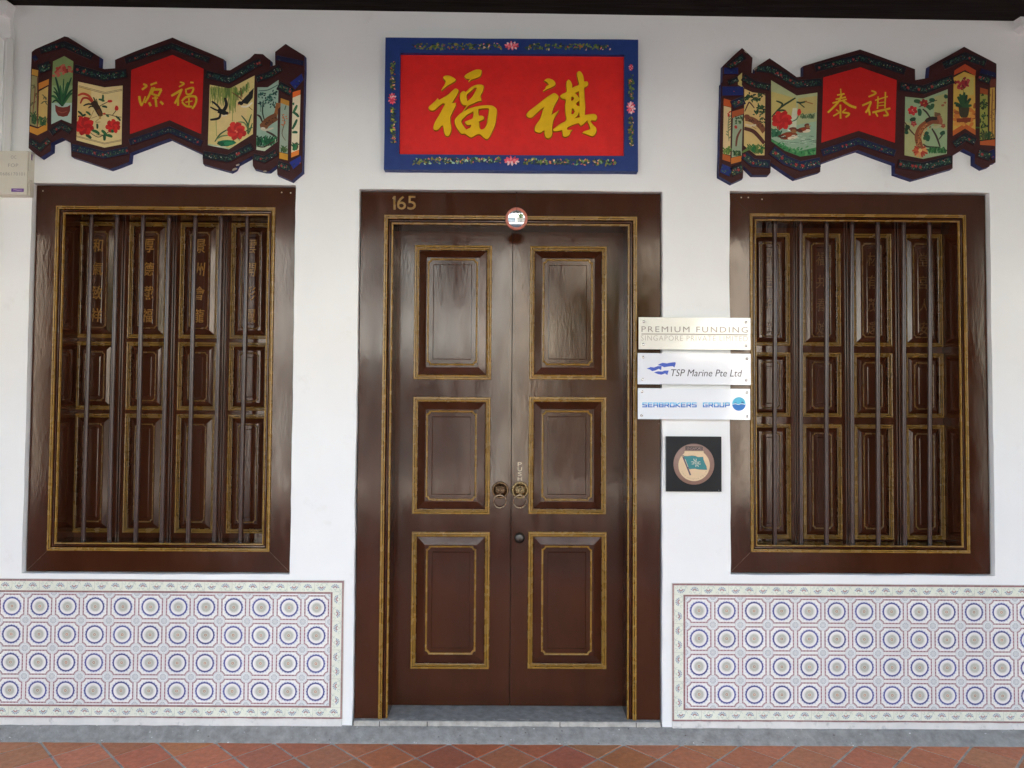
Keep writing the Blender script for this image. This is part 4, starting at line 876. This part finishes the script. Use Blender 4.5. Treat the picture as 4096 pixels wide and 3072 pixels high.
def swallows(p):
    p.poly([(112, 540), (340, 585), (625, 435), (605, 1105), (330, 1280), (90, 1230)], (216, 196, 128)); p.poly([(200, 700), (560, 660), (520, 1050), (180, 1120)], (222, 196, 134)); p.poly([(92, 1215), (330, 1262), (400, 1215), (330, 1280), (90, 1232)], (170, 186, 150))
    for x in range(120, 430, 9):
        for k in range(2): L_ = random.uniform(60, 220) if not 330 < x < 400 else random.uniform(150, 340); p.stroke([(x, 565+random.uniform(-10, 20)), (x+random.uniform(-10, 14), 565+L_*.5), (x+random.uniform(-8, 10), 565+L_)], 10, random.choice([(120, 138, 62), (150, 156, 80), (92, 116, 56)]), .2)
    for k in range(40): x = random.uniform(420, 560); p.stroke([(x, 640-(x-420)*.9+random.uniform(-20, 20)), (x+random.uniform(-8, 12), 700-(x-420)*.9+random.uniform(-20, 40))], 11, random.choice([(110, 130, 60), (80, 110, 50)]), .2)
    p.stroke([(185, 950), (190, 1130)], 14, (150, 160, 90)); p.stroke([(375, 800), (372, 960)], 12, (140, 150, 80))
    p.stroke([(460, 575), (475, 640), (470, 700)], 11, (110, 60, 40)); p.stroke([(365, 630), (430, 670), (490, 720)], 11, (110, 60, 40)); p.stroke([(560, 795), (600, 830)], 12, (90, 54, 40))
    K = (26, 24, 24)
    p.stroke([(285, 690), (304, 770), (270, 840), (230, 870)], 40, K, .15); p.stroke([(135, 730), (200, 780), (250, 850)], 24, K, .3); p.stroke([(118, 796), (180, 828), (230, 840)], 20, K, .3); p.stroke([(205, 840), (250, 850), (300, 872)], 58, K, .5); p.blob(300, 868, 30, 18, K); p.stroke([(235, 870), (215, 925), (118, 944)], 28, K, .3); p.stroke([(250, 900), (310, 890)], 22, (226, 214, 184)); p.stroke([(318, 864), (332, 870)], 8, (180, 70, 50))
    p.poly([(465, 745), (520, 682), (615, 590), (605, 690), (545, 765)], K); p.blob(470, 752, 32, 22, K); p.stroke([(470, 790), (540, 790), (600, 745)], 22, (226, 216, 190)); p.stroke([(432, 774), (455, 766)], 14, (190, 80, 50)); p.stroke([(560, 640), (618, 585)], 16, K)
    for a in ([(170, 1195), (230, 1110), (312, 1056)], [(190, 1165), (250, 1130), (322, 1122)], [(475, 895), (540, 980), (555, 1090)], [(438, 968), (510, 980), (555, 1060)], [(590, 880), (560, 980), (545, 1100)], [(600, 980), (575, 1060), (550, 1110)], [(520, 1080), (575, 1040), (604, 1030)]): p.stroke(a, 17, random.choice([(70, 104, 60), (50, 88, 58), (110, 130, 80)]), .15)
    p.blob(300, 1208, 104, 42, (24, 104, 66)); p.blob(330, 1215, 60, 24, (40, 128, 84)); p.blob(240, 1215, 40, 20, (16, 80, 54)); p.stroke([(110, 1240), (200, 1250), (300, 1255)], 9, (225, 225, 205))
    p.flower(418, 1072, 108, (206, 50, 40), (180, 36, 34), 8, (226, 120, 90)); p.stroke([(430, 1140), (455, 1178)], 14, (60, 110, 70))
picture(LPL, 'swallow_painting', A3, swallows)
def tiger(p):
    p.poly([(658, 570), (775, 570), (900, 485), (885, 1185), (740, 1300), (645, 1285)], (148, 174, 154)); p.poly([(648, 1255), (740, 1262), (884, 1150), (885, 1190), (740, 1300), (645, 1285)], (196, 206, 176))
    p.stroke([(670, 610), (780, 600), (895, 540)], 12, (70, 96, 90)); p.stroke([(725, 720), (715, 850), (738, 950)], 16, (44, 62, 50)); p.stroke([(700, 740), (690, 850)], 10, (60, 80, 70))
    for k in range(70): c = random.choice([(700, 650), (690, 760), (780, 720), (800, 690), (850, 625), (830, 770)]); p.blob(c[0]+random.gauss(0, 24), c[1]+random.gauss(0, 18), 15, 8, random.choice([(26, 70, 64), (44, 100, 84), (24, 56, 48)]), random.uniform(0, 180))
    p.stroke([(848, 930), (880, 840), (892, 750)], 46, (146, 92, 46), .7); p.stroke([(720, 1020), (790, 955), (885, 900)], 96, (112, 66, 36), .7); p.blob(735, 1012, 50, 42, (124, 76, 42)); p.blob(722, 1045, 30, 18, (214, 204, 180)); p.stroke([(700, 1050), (760, 1060), (840, 1035)], 24, (196, 186, 160))
    for k in range(14): x = random.uniform(740, 880); p.blob(x, 1000-(x-740)*.6+random.gauss(0, 18), 9, 5, (60, 34, 20))
    p.stroke([(655, 885), (690, 910), (712, 965)], 22, (50, 36, 30)); p.stroke([(760, 1075), (830, 1110), (888, 1155)], 24, (60, 44, 34)); p.tuft(655, 860, 1235, 120, 34, [(24, 84, 52), (34, 110, 66), (18, 60, 40)], 16); p.stroke([(655, 1245), (740, 1252), (860, 1180)], 14, (70, 44, 30))
    p.poly([(925, 695), (1022, 728), (1005, 1330), (910, 1310)], (152, 166, 146)); p.poly([(925, 695), (1022, 728), (1020, 785), (922, 750)], (188, 134, 50)); p.poly([(911, 1315), (1008, 1337), (1005, 1407), (908, 1385)], (206, 150, 46))
    p.stroke([(940, 880), (970, 960), (940, 1100), (980, 1180)], 9, (96, 84, 60)); p.stroke([(985, 780), (970, 830)], 20, (70, 100, 84))
    for k in range(14): p.blob(random.uniform(930, 1000), random.uniform(880, 1010), 10, 7, (190, 110, 70))
    p.tuft(930, 992, 1312, 80, 22, DG, 10)
    p.poly([(1062, 690), (1152, 655), (1135, 1290), (1045, 1325)], (226, 214, 180)); p.poly([(1062, 628), (1152, 600), (1150, 655), (1062, 692)], (224, 108, 40)); p.poly([(1045, 1320), (1135, 1285), (1132, 1342), (1045, 1376)], (226, 130, 46))
    for a in ((1112, 775, 1064, 870), (1070, 858, 1132, 912), (1112, 938, 1058, 1050), (1056, 1088, 1118, 1090), (1060, 770, 1080, 760)): p.leaf(*a, 30, random.choice([(50, 110, 70), (34, 92, 62)]))
    p.tuft(1062, 1115, 1290, 90, 22, [(30, 96, 60), (50, 120, 70), (90, 70, 50)], 16)
picture(LPL, 'tiger_painting', A3, tiger)

RPL = plaque('painted scroll plaque with ducks and a long tailed bird, above the right window',
    ([(B1, [(90, 268), (200, 160), (310, 62), (345, 92), (430, 175), (418, 345), (452, 362), (462, 285), (625, 180), (935, 395), (1010, 390), (1010, 270)]), (B2, [(0, 228), (515, 79), (1030, 262)]), (B3, [(258, 305), (260, 430), (412, 405), (425, 270), (820, 48), (1190, 242), (1180, 1372), (1112, 1395), (1110, 1418), (1035, 1443), (940, 1385), (940, 1280), (810, 1217), (690, 1290), (688, 1440), (235, 1571), (28, 1500), (25, 1385)]),
      (B2, [(910, 1385), (490, 1231), (65, 1380), (60, 1480)]), (B1, [(1205, 1475), (915, 1561), (640, 1375), (635, 1490), (610, 1515), (430, 1516), (325, 1410), (320, 1550), (190, 1611), (45, 1530), (70, 470), (85, 455)])], (3430, 560)))
bands(RPL, [(B1, [([(100, 330), (260, 330)], 80, 3, (22, 34, 90)), ([(150, 290), (330, 160)], 84, 44, None), ([(150, 470), (260, 420)], 60, 20, None), ([(80, 560), (320, 560)], 110, 3, (22, 36, 96)), ([(195, 720), (330, 660)], 100, 44, (22, 30, 62)), ([(320, 400), (440, 480), (630, 520)], 84, 60, None), ([(470, 300), (640, 310), (940, 480), (1220, 460)], 96, 130, None), ([(60, 1440), (180, 1490)], 110, 4, (26, 44, 110)), ([(185, 1490), (320, 1440)], 110, 50, None), ([(332, 1290), (430, 1380), (625, 1395)], 100, 80, (20, 28, 60)), ([(648, 1235), (800, 1350), (980, 1420), (1205, 1370)], 116, 170, (22, 30, 70))]),
            (B2, [([(0, 300), (512, 178), (1025, 335)], 88, 120, None), ([(75, 1268), (490, 1132), (910, 1270)], 84, 130, (20, 28, 66))]),
            (B3, [([(580, 270), (825, 160), (1060, 245)], 92, 60, None), ([(80, 505), (350, 545), (690, 420)], 104, 110, None), ([(985, 395), (1115, 440)], 100, 36, None), ([(1000, 330), (1185, 380)], 60, 3, (18, 26, 66)), ([(62, 1390), (340, 1430), (682, 1345)], 110, 140, None), ([(700, 1175), (830, 1085), (942, 1140)], 90, 60, None), ([(980, 1265), (1115, 1310)], 110, 40, None), ([(1115, 1300), (1180, 1270)], 110, 3, (18, 28, 84))])])
def pine(p):
    p.poly([(100, 725), (185, 747), (175, 1290), (90, 1270)], (216, 190, 140)); p.poly([(100, 640), (188, 665), (185, 742), (97, 720)], (188, 84, 34)); p.poly([(88, 1275), (178, 1300), (175, 1370), (85, 1340)], (180, 92, 36)); p.tuft(106, 164, 1275, 90, 22, [(80, 116, 50), (110, 136, 60), (50, 84, 46)], 13)
    p.stroke([(165, 820), (150, 950), (160, 1130)], 10, (110, 120, 80))
    for k in range(9): y = 860+k*30; p.leaf(155, y, 155+random.choice([-1, 1])*random.uniform(20, 40), y-25, 14, (120, 128, 90))
    for k in range(8): p.blob(random.uniform(150, 178), random.uniform(785, 850), 10, 8, (190, 50, 40))
    p.poly([(205, 862), (320, 826), (305, 1292), (190, 1316)], (152, 166, 136)); p.poly([(196, 790), (330, 752), (328, 816), (195, 866)], (172, 86, 44)); p.poly([(185, 1322), (305, 1296), (300, 1360), (182, 1392)], (190, 110, 40))
    p.stroke([(300, 990), (255, 1080), (240, 1190)], 24, (110, 60, 44)); p.blob(238, 968, 18, 20, (180, 50, 40)); p.tuft(212, 294, 1296, 70, 26, DG, 11)
    for k in range(26): p.blob(random.uniform(235, 315), random.uniform(850, 930), 12, 7, random.choice(DG), random.uniform(0, 180))
    p.poly([(260, 390), (310, 345), (305, 488), (335, 525), (262, 485)], (192, 172, 104))
    p.poly([(335, 530), (430, 572), (575, 590), (565, 1292), (470, 1292), (330, 1180)], (214, 186, 120)); p.poly([(340, 760), (570, 820), (565, 1080), (335, 1000)], (212, 180, 116))
    p.stroke([(340, 790), (380, 700), (400, 690), (450, 752)], 17, (84, 54, 42))
    for cx_, cy_, n in ((395, 615, 26), (470, 645, 30), (520, 605, 16), (510, 740, 26), (480, 800, 14), (540, 790, 14), (540, 875, 12), (360, 640, 12)):
        for k in range(n): p.blob(cx_+random.gauss(0, 22), cy_+random.gauss(0, 15), 15, 8, random.choice([(26, 50, 34), (40, 74, 44), (64, 92, 54)]), random.uniform(0, 180))
    p.stroke([(330, 985), (430, 1015), (500, 1080), (565, 1160)], 44, (84, 44, 36), .8); p.stroke([(345, 870), (430, 890), (520, 960), (565, 1030)], 66, (124, 74, 48), .7); p.blob(362, 850, 34, 28, (120, 66, 46)); p.stroke([(345, 940), (400, 955), (470, 945)], 26, (214, 196, 160)); p.stroke([(420, 960), (470, 990)], 12, (150, 110, 80))
    for k in range(22): x = random.uniform(370, 550); p.blob(x, 870+(x-350)*.42+random.gauss(0, 14), 8, 5, (70, 38, 28))
    p.tuft(355, 548, 1270, 110, 60, [(70, 104, 52), (50, 92, 44), (96, 124, 60), (30, 110, 60)], 13)
picture(RPL, 'leopard_painting', B1, pine)
def ducks(p):
    p.poly([(642, 432), (935, 607), (1172, 573), (1155, 1280), (975, 1306), (800, 1240), (645, 1130)], (170, 178, 132)); p.poly([(644, 560), (930, 640), (925, 900), (646, 880)], (190, 174, 104)); p.poly([(950, 640), (1168, 610), (1160, 800), (950, 830)], (186, 168, 104)); p.poly([(646, 1000), (1160, 900), (1155, 1280), (975, 1306), (800, 1240), (645, 1130)], (150, 178, 150)); p.poly([(890, 750), (940, 750), (930, 1000), (850, 1000)], (200, 202, 174))
    p.poly([(645, 1100), (800, 1190), (975, 1240), (1156, 1200), (1155, 1282), (975, 1306), (800, 1240), (645, 1132)], (70, 134, 80))
    for a in ([(650, 850), (750, 745), (860, 672), (922, 634)], [(750, 745), (770, 700), (700, 668)], [(690, 800), (760, 775), (812, 782)], [(932, 680), (980, 690), (1050, 672)], [(960, 690), (1025, 745)], [(850, 680), (900, 650)]): p.stroke(a, 22, (40, 62, 40), .2)
    p.stroke([(1030, 675), (1120, 702)], 18, (150, 100, 50), .3)
    p.stroke([(880, 905), (930, 880), (955, 840)], 14, (80, 110, 80)); p.blob(962, 796, 22, 48, (196, 40, 36)); p.flower(768, 890, 112, (200, 40, 34), (176, 28, 28), 8, (170, 24, 24)); p.stroke([(725, 960), (728, 1090)], 10, (80, 120, 90))
    p.tuft(975, 1140, 870, 60, 34, [(74, 100, 66), (100, 120, 80), (60, 84, 60)], 10); p.tuft(645, 740, 1080, 110, 30, [(30, 84, 58), (50, 104, 74)], 16)
    for c, s in (((842, 1068), 1.0), ((1015, 1000), .74)):
        x, y = c; p.blob(x, y, 105*s, 44*s, (128, 56, 30), -8, 14, .06); p.blob(x+45*s, y+18*s, 62*s, 26*s, (222, 206, 176), -12, 12, .06); p.blob(x-30*s, y+4*s, 70*s, 24*s, (150, 62, 30), -12); p.blob(x-70*s, y+10*s, 50*s, 22*s, (88, 40, 26), 10); p.blob(x+45*s, y-72*s, 46*s, 26*s, (110, 60, 40), -6); p.blob(x+62*s, y-50*s, 34*s, 24*s, (150, 100, 60)); p.stroke([(x+88*s, y-62*s), (x+112*s, y-58*s)], 14*s, (176, 70, 40))
    p.stroke([(830, 1000), (860, 1010)], 22, (226, 226, 214))
    for k in range(46): x = random.uniform(740, 1140); y = random.uniform(1060, 1170); p.stroke([(x, y), (x+22, y-4), (x+random.uniform(30, 60), y)], 5, random.choice([(90, 120, 100), (196, 212, 190), (70, 100, 84)]), .3)
    for k in range(60): x = random.uniform(660, 1150); p.blob(x, 1150+max(0, min(1, (x-645)/330))*110+random.gauss(0, 22), 20, 9, random.choice([(60, 140, 80), (34, 104, 60), (100, 160, 100)]), random.uniform(0, 180))
picture(RPL, 'duck_painting', B1, ducks)
picture(RPL, 'red_name_panel', B2, lambda p: chars(p, [(95, 400), (520, 282), (935, 430), (915, 1147), (500, 1010), (73, 1147)],
    [([(292, 530), (298, 600)], 16), ([(252, 602), (338, 588)], 20), ([(236, 652), (352, 626)], 20), ([(200, 694), (362, 650)], 20), ([(305, 600), (260, 690), (148, 802)], 24), ([(320, 668), (400, 722), (472, 746)], 28), ([(290, 712), (292, 872)], 24), ([(240, 768), (272, 790)], 16), ([(208, 842), (285, 798)], 20), ([(355, 758), (310, 800)], 16), ([(312, 800), (392, 815), (350, 856)], 22),
     ([(645, 552), (698, 580), (612, 622)], 20), ([(540, 722), (645, 676)], 24), ([(642, 680), (610, 760), (578, 804)], 24), ([(612, 740), (628, 834)], 26), ([(722, 618), (714, 760)], 20), ([(688, 662), (832, 618)], 16), ([(806, 566), (800, 752)], 20), ([(725, 692), (792, 682)], 12), ([(725, 724), (792, 718)], 12), ([(655, 802), (760, 778), (862, 754)], 24), ([(690, 800), (718, 848)], 20), ([(800, 772), (834, 828), (782, 836)], 22)]))
def phoenix(p):
    p.poly([(145, 620), (350, 642), (632, 535), (622, 1275), (350, 1332), (137, 1290)], (146, 168, 128)); p.poly([(142, 900), (400, 980), (340, 1328), (137, 1290)], (170, 172, 118)); p.poly([(480, 620), (628, 580), (626, 1000), (470, 960)], (166, 164, 108))
    p.stroke([(345, 762), (390, 800), (435, 868)], 20, (56, 42, 34)); p.stroke([(140, 912), (200, 1000), (260, 1065)], 18, (84, 60, 46)); p.stroke([(450, 985), (500, 1070), (545, 1195)], 22, (60, 40, 34)); p.stroke([(350, 1160), (400, 1192), (545, 1200)], 18, (60, 44, 36)); p.stroke([(370, 1230), (450, 1222), (545, 1200)], 14, (60, 44, 36)); p.stroke([(530, 1110), (570, 1060), (600, 1030)], 14, (60, 44, 36)); p.stroke([(212, 830), (215, 930)], 7, (80, 90, 60)); p.stroke([(300, 740), (420, 690), (510, 660)], 12, (70, 60, 44))
    for a in ((245, 670, 320, 690), (300, 760, 310, 840), (380, 720, 440, 770), (420, 660, 480, 670), (200, 890, 265, 880), (145, 960, 190, 985), (140, 1020, 165, 1050), (350, 1100, 425, 1100), (400, 1060, 400, 1130), (545, 1050, 600, 1030), (590, 610, 620, 640), (140, 1000, 160, 1010), (365, 1080, 400, 1020), (440, 760, 460, 700)): p.leaf(*a, 46, random.choice([(28, 60, 38), (44, 84, 50), (30, 76, 52)]))
    p.flower(228, 780, 56, (196, 44, 44), (166, 30, 36), 6, (230, 190, 170)); p.flower(360, 696, 48, (150, 40, 34), (120, 28, 28), 6); p.flower(242, 930, 34, (180, 70, 70), (150, 50, 50), 5); p.flower(580, 955, 26, (170, 80, 60), (140, 60, 46), 5); p.blob(575, 720, 20, 14, (150, 90, 60)); p.blob(600, 690, 16, 12, (150, 90, 60))
    p.stroke([(440, 900), (335, 970), (290, 1080), (318, 1210)], 78, (136, 76, 42), .8); p.stroke([(400, 930), (320, 1010), (300, 1120)], 30, (166, 102, 56), .5)
    for k in range(40): a = random.random(); x = 420-130*math.sin(a*1.6); y = 920+280*a; p.blob(x+random.gauss(0, 18), y+random.gauss(0, 14), 12, 6, random.choice([(100, 54, 34), (190, 130, 80)]), random.uniform(0, 180))
    p.stroke([(390, 905), (460, 890), (540, 900)], 84, (130, 74, 48), .6); p.stroke([(375, 905), (440, 872), (510, 872)], 44, (46, 34, 28), .5); p.stroke([(450, 965), (500, 975), (550, 940)], 26, (176, 170, 130)); p.blob(512, 828, 36, 28, (110, 80, 54)); p.stroke([(540, 845), (560, 848)], 10, (70, 50, 40)); p.stroke([(470, 810), (500, 800)], 8, (60, 44, 36)); p.stroke([(520, 840), (550, 890), (545, 940)], 44, (150, 90, 64), .6)
    [p.stroke([(312, 1236), (312+60*math.cos(a_/10), 1240+50*math.sin(a_/10)), (312+random.uniform(70, 96)*math.cos(a_/10), 1246+74*math.sin(a_/10))], 22, random.choice([(196, 90, 54), (170, 60, 40), (214, 150, 90)]), .3) for a_ in range(-8, 42, 4)]; p.blob(316, 1236, 26, 20, (216, 180, 110)); p.tuft(420, 620, 1265, 70, 40, [(50, 104, 54), (70, 124, 66), (34, 84, 46)], 14)
picture(RPL, 'long_tailed_bird_painting', B3, phoenix)
def pot2(p):
    p.poly([(700, 400), (820, 335), (945, 380), (950, 1060), (830, 985), (690, 1070)], (198, 160, 70)); p.poly([(710, 320), (830, 245), (955, 320), (950, 382), (830, 315), (705, 372)], (176, 70, 34)); p.poly([(690, 1010), (825, 925), (950, 1000), (950, 1060), (830, 985), (690, 1070)], (182, 92, 38)); p.poly([(770, 400), (930, 400), (930, 600), (770, 600)], (186, 172, 90))
    for k in range(34): p.blob(random.uniform(705, 945), random.uniform(720, 950), 34, 20, random.choice([(190, 112, 44), (150, 80, 36), (204, 140, 60)]), random.uniform(0, 180))
    for k in range(30): p.blob(805+random.gauss(0, 34), 470+random.gauss(0, 26), 24, 15, random.choice([(150, 40, 46), (120, 30, 38), (170, 60, 60)]), random.uniform(0, 180))
    p.stroke([(805, 520), (815, 600)], 12, (120, 120, 60))
    for x, y in ((745, 620), (705, 690), (770, 590), (820, 570), (850, 600), (895, 640), (905, 720), (720, 720), (875, 680), (800, 600)): p.stroke([(815, 780), ((815+x)/2, (780+y)/2-20), (x, y)], 34, random.choice([(26, 56, 34), (40, 76, 42)]), .2)
    p.poly([(755, 745), (880, 745), (868, 830), (850, 860), (785, 860), (765, 830)], (58, 52, 34)); p.poly([(730, 870), (900, 860), (890, 910), (735, 915)], (120, 50, 28))
    p.poly([(1000, 588), (1088, 600), (1090, 1105), (998, 1115)], (146, 148, 70)); p.poly([(1000, 515), (1092, 540), (1088, 602), (1000, 582)], (150, 74, 34)); p.poly([(1115, 520), (1170, 515), (1166, 1090), (1106, 1100)], (190, 150, 70)); p.poly([(1115, 425), (1185, 420), (1180, 505), (1115, 520)], (100, 46, 34)); p.poly([(1000, 1130), (1172, 1110), (1172, 1184), (1000, 1172)], (172, 82, 34))
    for k in range(60): p.blob(1040+random.gauss(0, 26), random.choice([680, 740, 850, 960, 1050])+random.gauss(0, 30), 16, 9, random.choice([(34, 66, 34), (60, 92, 44), (26, 46, 26)]), random.uniform(0, 180))
    p.stroke([(1145, 530), (1135, 800), (1140, 1080)], 14, (120, 80, 44)); p.tuft(1022, 1146, 1105, 90, 36, [(34, 60, 32), (50, 80, 40), (80, 84, 44)], 13)
    for k in range(20): p.blob(random.uniform(1115, 1165), random.uniform(580, 1000), 10, 6, (130, 90, 50), random.uniform(0, 180))
picture(RPL, 'potted_flower_painting', B3, pot2)

for t_, cr_, sp in ((LPL, A3, ((432, 1458, 26, 12, -30), (398, 1508, 34, 12, -18), (745, 1533, 22, 9, 0))), (RPL, B1, ((478, 288, 20, 12, -30), (352, 108, 26, 7, 40), (452, 305, 8, 16, 0)))):
    for x, y, rx, ry, a in sp:
        p = Paint(cr_, YK-.0012, 1.2); p.blob(x, y, rx, ry, (150, 140, 126), a, 9, .3); p.mb.build('plaster_chip', m_paint, t_)

# ================================================================== THE STREET BEHIND THE CAMERA (seen in the gloss and the mirror)
m_road = surf('asphalt', (.06, .06, .06), .85, .2, 8, .003, 60)
m_pave = surf('pavement', (.34, .33, .31), .85, .12, 6)
m_cream = surf('facade_plaster', None, .8, .06, 2)
m_glass = surf('window_dark', (.03, .035, .04), .15, .1, 3)
m_roof = surf('roof_tile', (.22, .075, .045), .8, .25, 10)
m_leaf = surf('foliage', (.05, .10, .03), .7, .4, 6)
mb = MB(); mb.face([(-80, -60, -.30), (80, -60, -.30), (80, 20, -.30), (-80, 20, -.30)]); tag(mb.build('road', m_road), kind='structure')
mb = MB(); mb.box(-30, 30, -3.9, -3.3, -.296, ZF-.02); tag(mb.build('kerb', m_pave), kind='structure')
mb = MB(); mb.box(-30, 30, -13.6, -11.6, -.296, -.14); tag(mb.build('pavement', m_pave), kind='structure')
up = thing('upper_storey', (0, -3.2, 4.1), 'white upper storey of the shophouse carried over the walkway', 'building')
mb = MB(); mb.box(-9, 9, -3.35, 9, 4.25, 8.4, (.8, .8, .78, 1)); mb.box(-9, 9, -3.35, -3.0, 3.45, 4.248, (.8, .8, .78, 1)); mb.build('wall', m_cream, up)
mb = MB(); mb.face([(-9.2, -3.9, 8.3), (9.2, -3.9, 8.3), (9.2, 3, 10.6), (-9.2, 3, 10.6)]); mb.build('roof', m_roof, up)
pr = MB()
def column(x, lab):
    t = thing('walkway_column', (x, -3.15, ZF), lab, 'column', 'columns at the street edge')
    m = MB(); m.box(x-.21, x+.21, -3.34, -2.95, ZF, 3.449); m.build('shaft', m_wall, t)
    m = MB(); m.box(x-.25, x+.25, -3.38, -2.91, ZF, .25); m.build('base', m_pave, t)
    m = MB(); m.box(x-.25, x+.25, -3.38, -2.91, 3.2, 3.447); m.build('capital', m_wall, t)
column(-2.95, 'white square column at the street edge, left end'); column(2.98, 'white square column at the street edge, right end')
def house(x0, x1, col, lab, h):
    t = thing('opposite_shophouse', ((x0+x1)/2, -13.6, -.14), lab, 'building', 'shophouses across the street')
    m = MB(); holes = []; w_ = (x1-x0)
    holes.append(rect(x0+.4, x1-.4, -.13, 2.9))
    for k in range(3): holes.append(rect(x0+.5+k*(w_-.7)/3, x0+.5+k*(w_-.7)/3+.95, 4.2, 6.4))
    m.prism(rect(x0+.02, x1-.02, -.14, h), -13.6, -13.9, (*col, 1), holes=holes)
    wl = m.build('wall', m_cream, t)
    m = MB(); m.box(x0+.1, x1-.1, -16.2, -16, -.14, 3.2, (*[c*.8 for c in col], 1)); m.build('inner_wall', m_cream, t)
    for q in holes[1:]:
        m = MB(); m.box(q[0][0], q[1][0], -13.85, -13.8, q[0][1], q[2][1]); m.build('window', m_glass, t)
    m = MB(); m.face([(x0-.05, -13.2, h-.1), (x1+.05, -13.2, h-.1), (x1+.05, -18, h+2), (x0-.05, -18, h+2)]); m.build('roof', m_roof, t)
cols = [(.78, .73, .62), (.80, .78, .74), (.64, .71, .72), (.81, .77, .66), (.76, .74, .70), (.70, .74, .64)]
nm = ['cream', 'white', 'pale blue', 'buttery', 'grey white', 'pale green']
for i in range(6): house(-17.4+i*5.8, -11.6+i*5.8, cols[i], nm[i]+' shophouse across the street', 7.4)
def street_tree(x, y, h, lab):
    t = thing('street_tree', (x, y, -.14), lab, 'tree', 'trees across the street')
    m = MB(); m.tube([(x, y, -.2), (x+.1, y, h*.3), (x-.05, y+.1, h*.55), (x, y, h*.75)], [.16, .13, .09, .04], 8); m.build('trunk', m_ceil, t)
    m = MB()
    for k in range(700):
        a, b, r = random.uniform(0, 6.28), random.uniform(-1, 1), random.random()**.4*h*.3
        c = Vector((x+r*math.cos(a)*math.sqrt(1-b*b), y+r*math.sin(a)*math.sqrt(1-b*b), h*.72+r*b*.8)); u = Vector([random.uniform(-1, 1) for _ in range(3)]).normalized(); v = u.orthogonal().normalized()
        m.face([c+u*.2, c+v*.09, c-u*.2, c-v*.09])
    m.build('crown', m_leaf, t)
street_tree(2.6, -12.4, 5.2, 'leafy street tree across the road, right of the mirror view'); street_tree(-8.5, -12.4, 5.8, 'taller leafy street tree across the road to the left')
room = MB(); room.box(-4.5, 4.5, .32, 3.2, -.2, 4.2, (.12, .11, .10, 1))
tag(room.build('inner_room', m_cream), 'dim closed room behind the shuttered shophouse front', 'room')

def light_blocker(x0, x1, lab):  # unseen dark panels added to darken what the window gloss reflects
    t = thing('added_light_blocker', ((x0+x1)/2, -3.15, ZF), lab, 'light_blocker', 'added light blockers beside the columns')
    m = MB()
    for k in range(int((3.42-ZF)/.06)): m.box(x0, x1, -3.165, -3.145-.004*(k % 2), ZF+.02+k*.06, ZF+.08+k*.06, (.02, .012, .008, 1))
    m.build('slats', m_cream, t)
    for x in (x0, x1-.05):
        m = MB(); m.box(x, x+.05, -3.19, -3.17, ZF+.002, 3.445, (.02, .012, .008, 1)); m.build('upright', m_cream, t)
light_blocker(-4.75, -3.17, 'added dark slatted panel in the left bay, darkening the window reflections'); light_blocker(3.20, 4.78, 'added dark slatted panel in the right bay, darkening the window reflections')
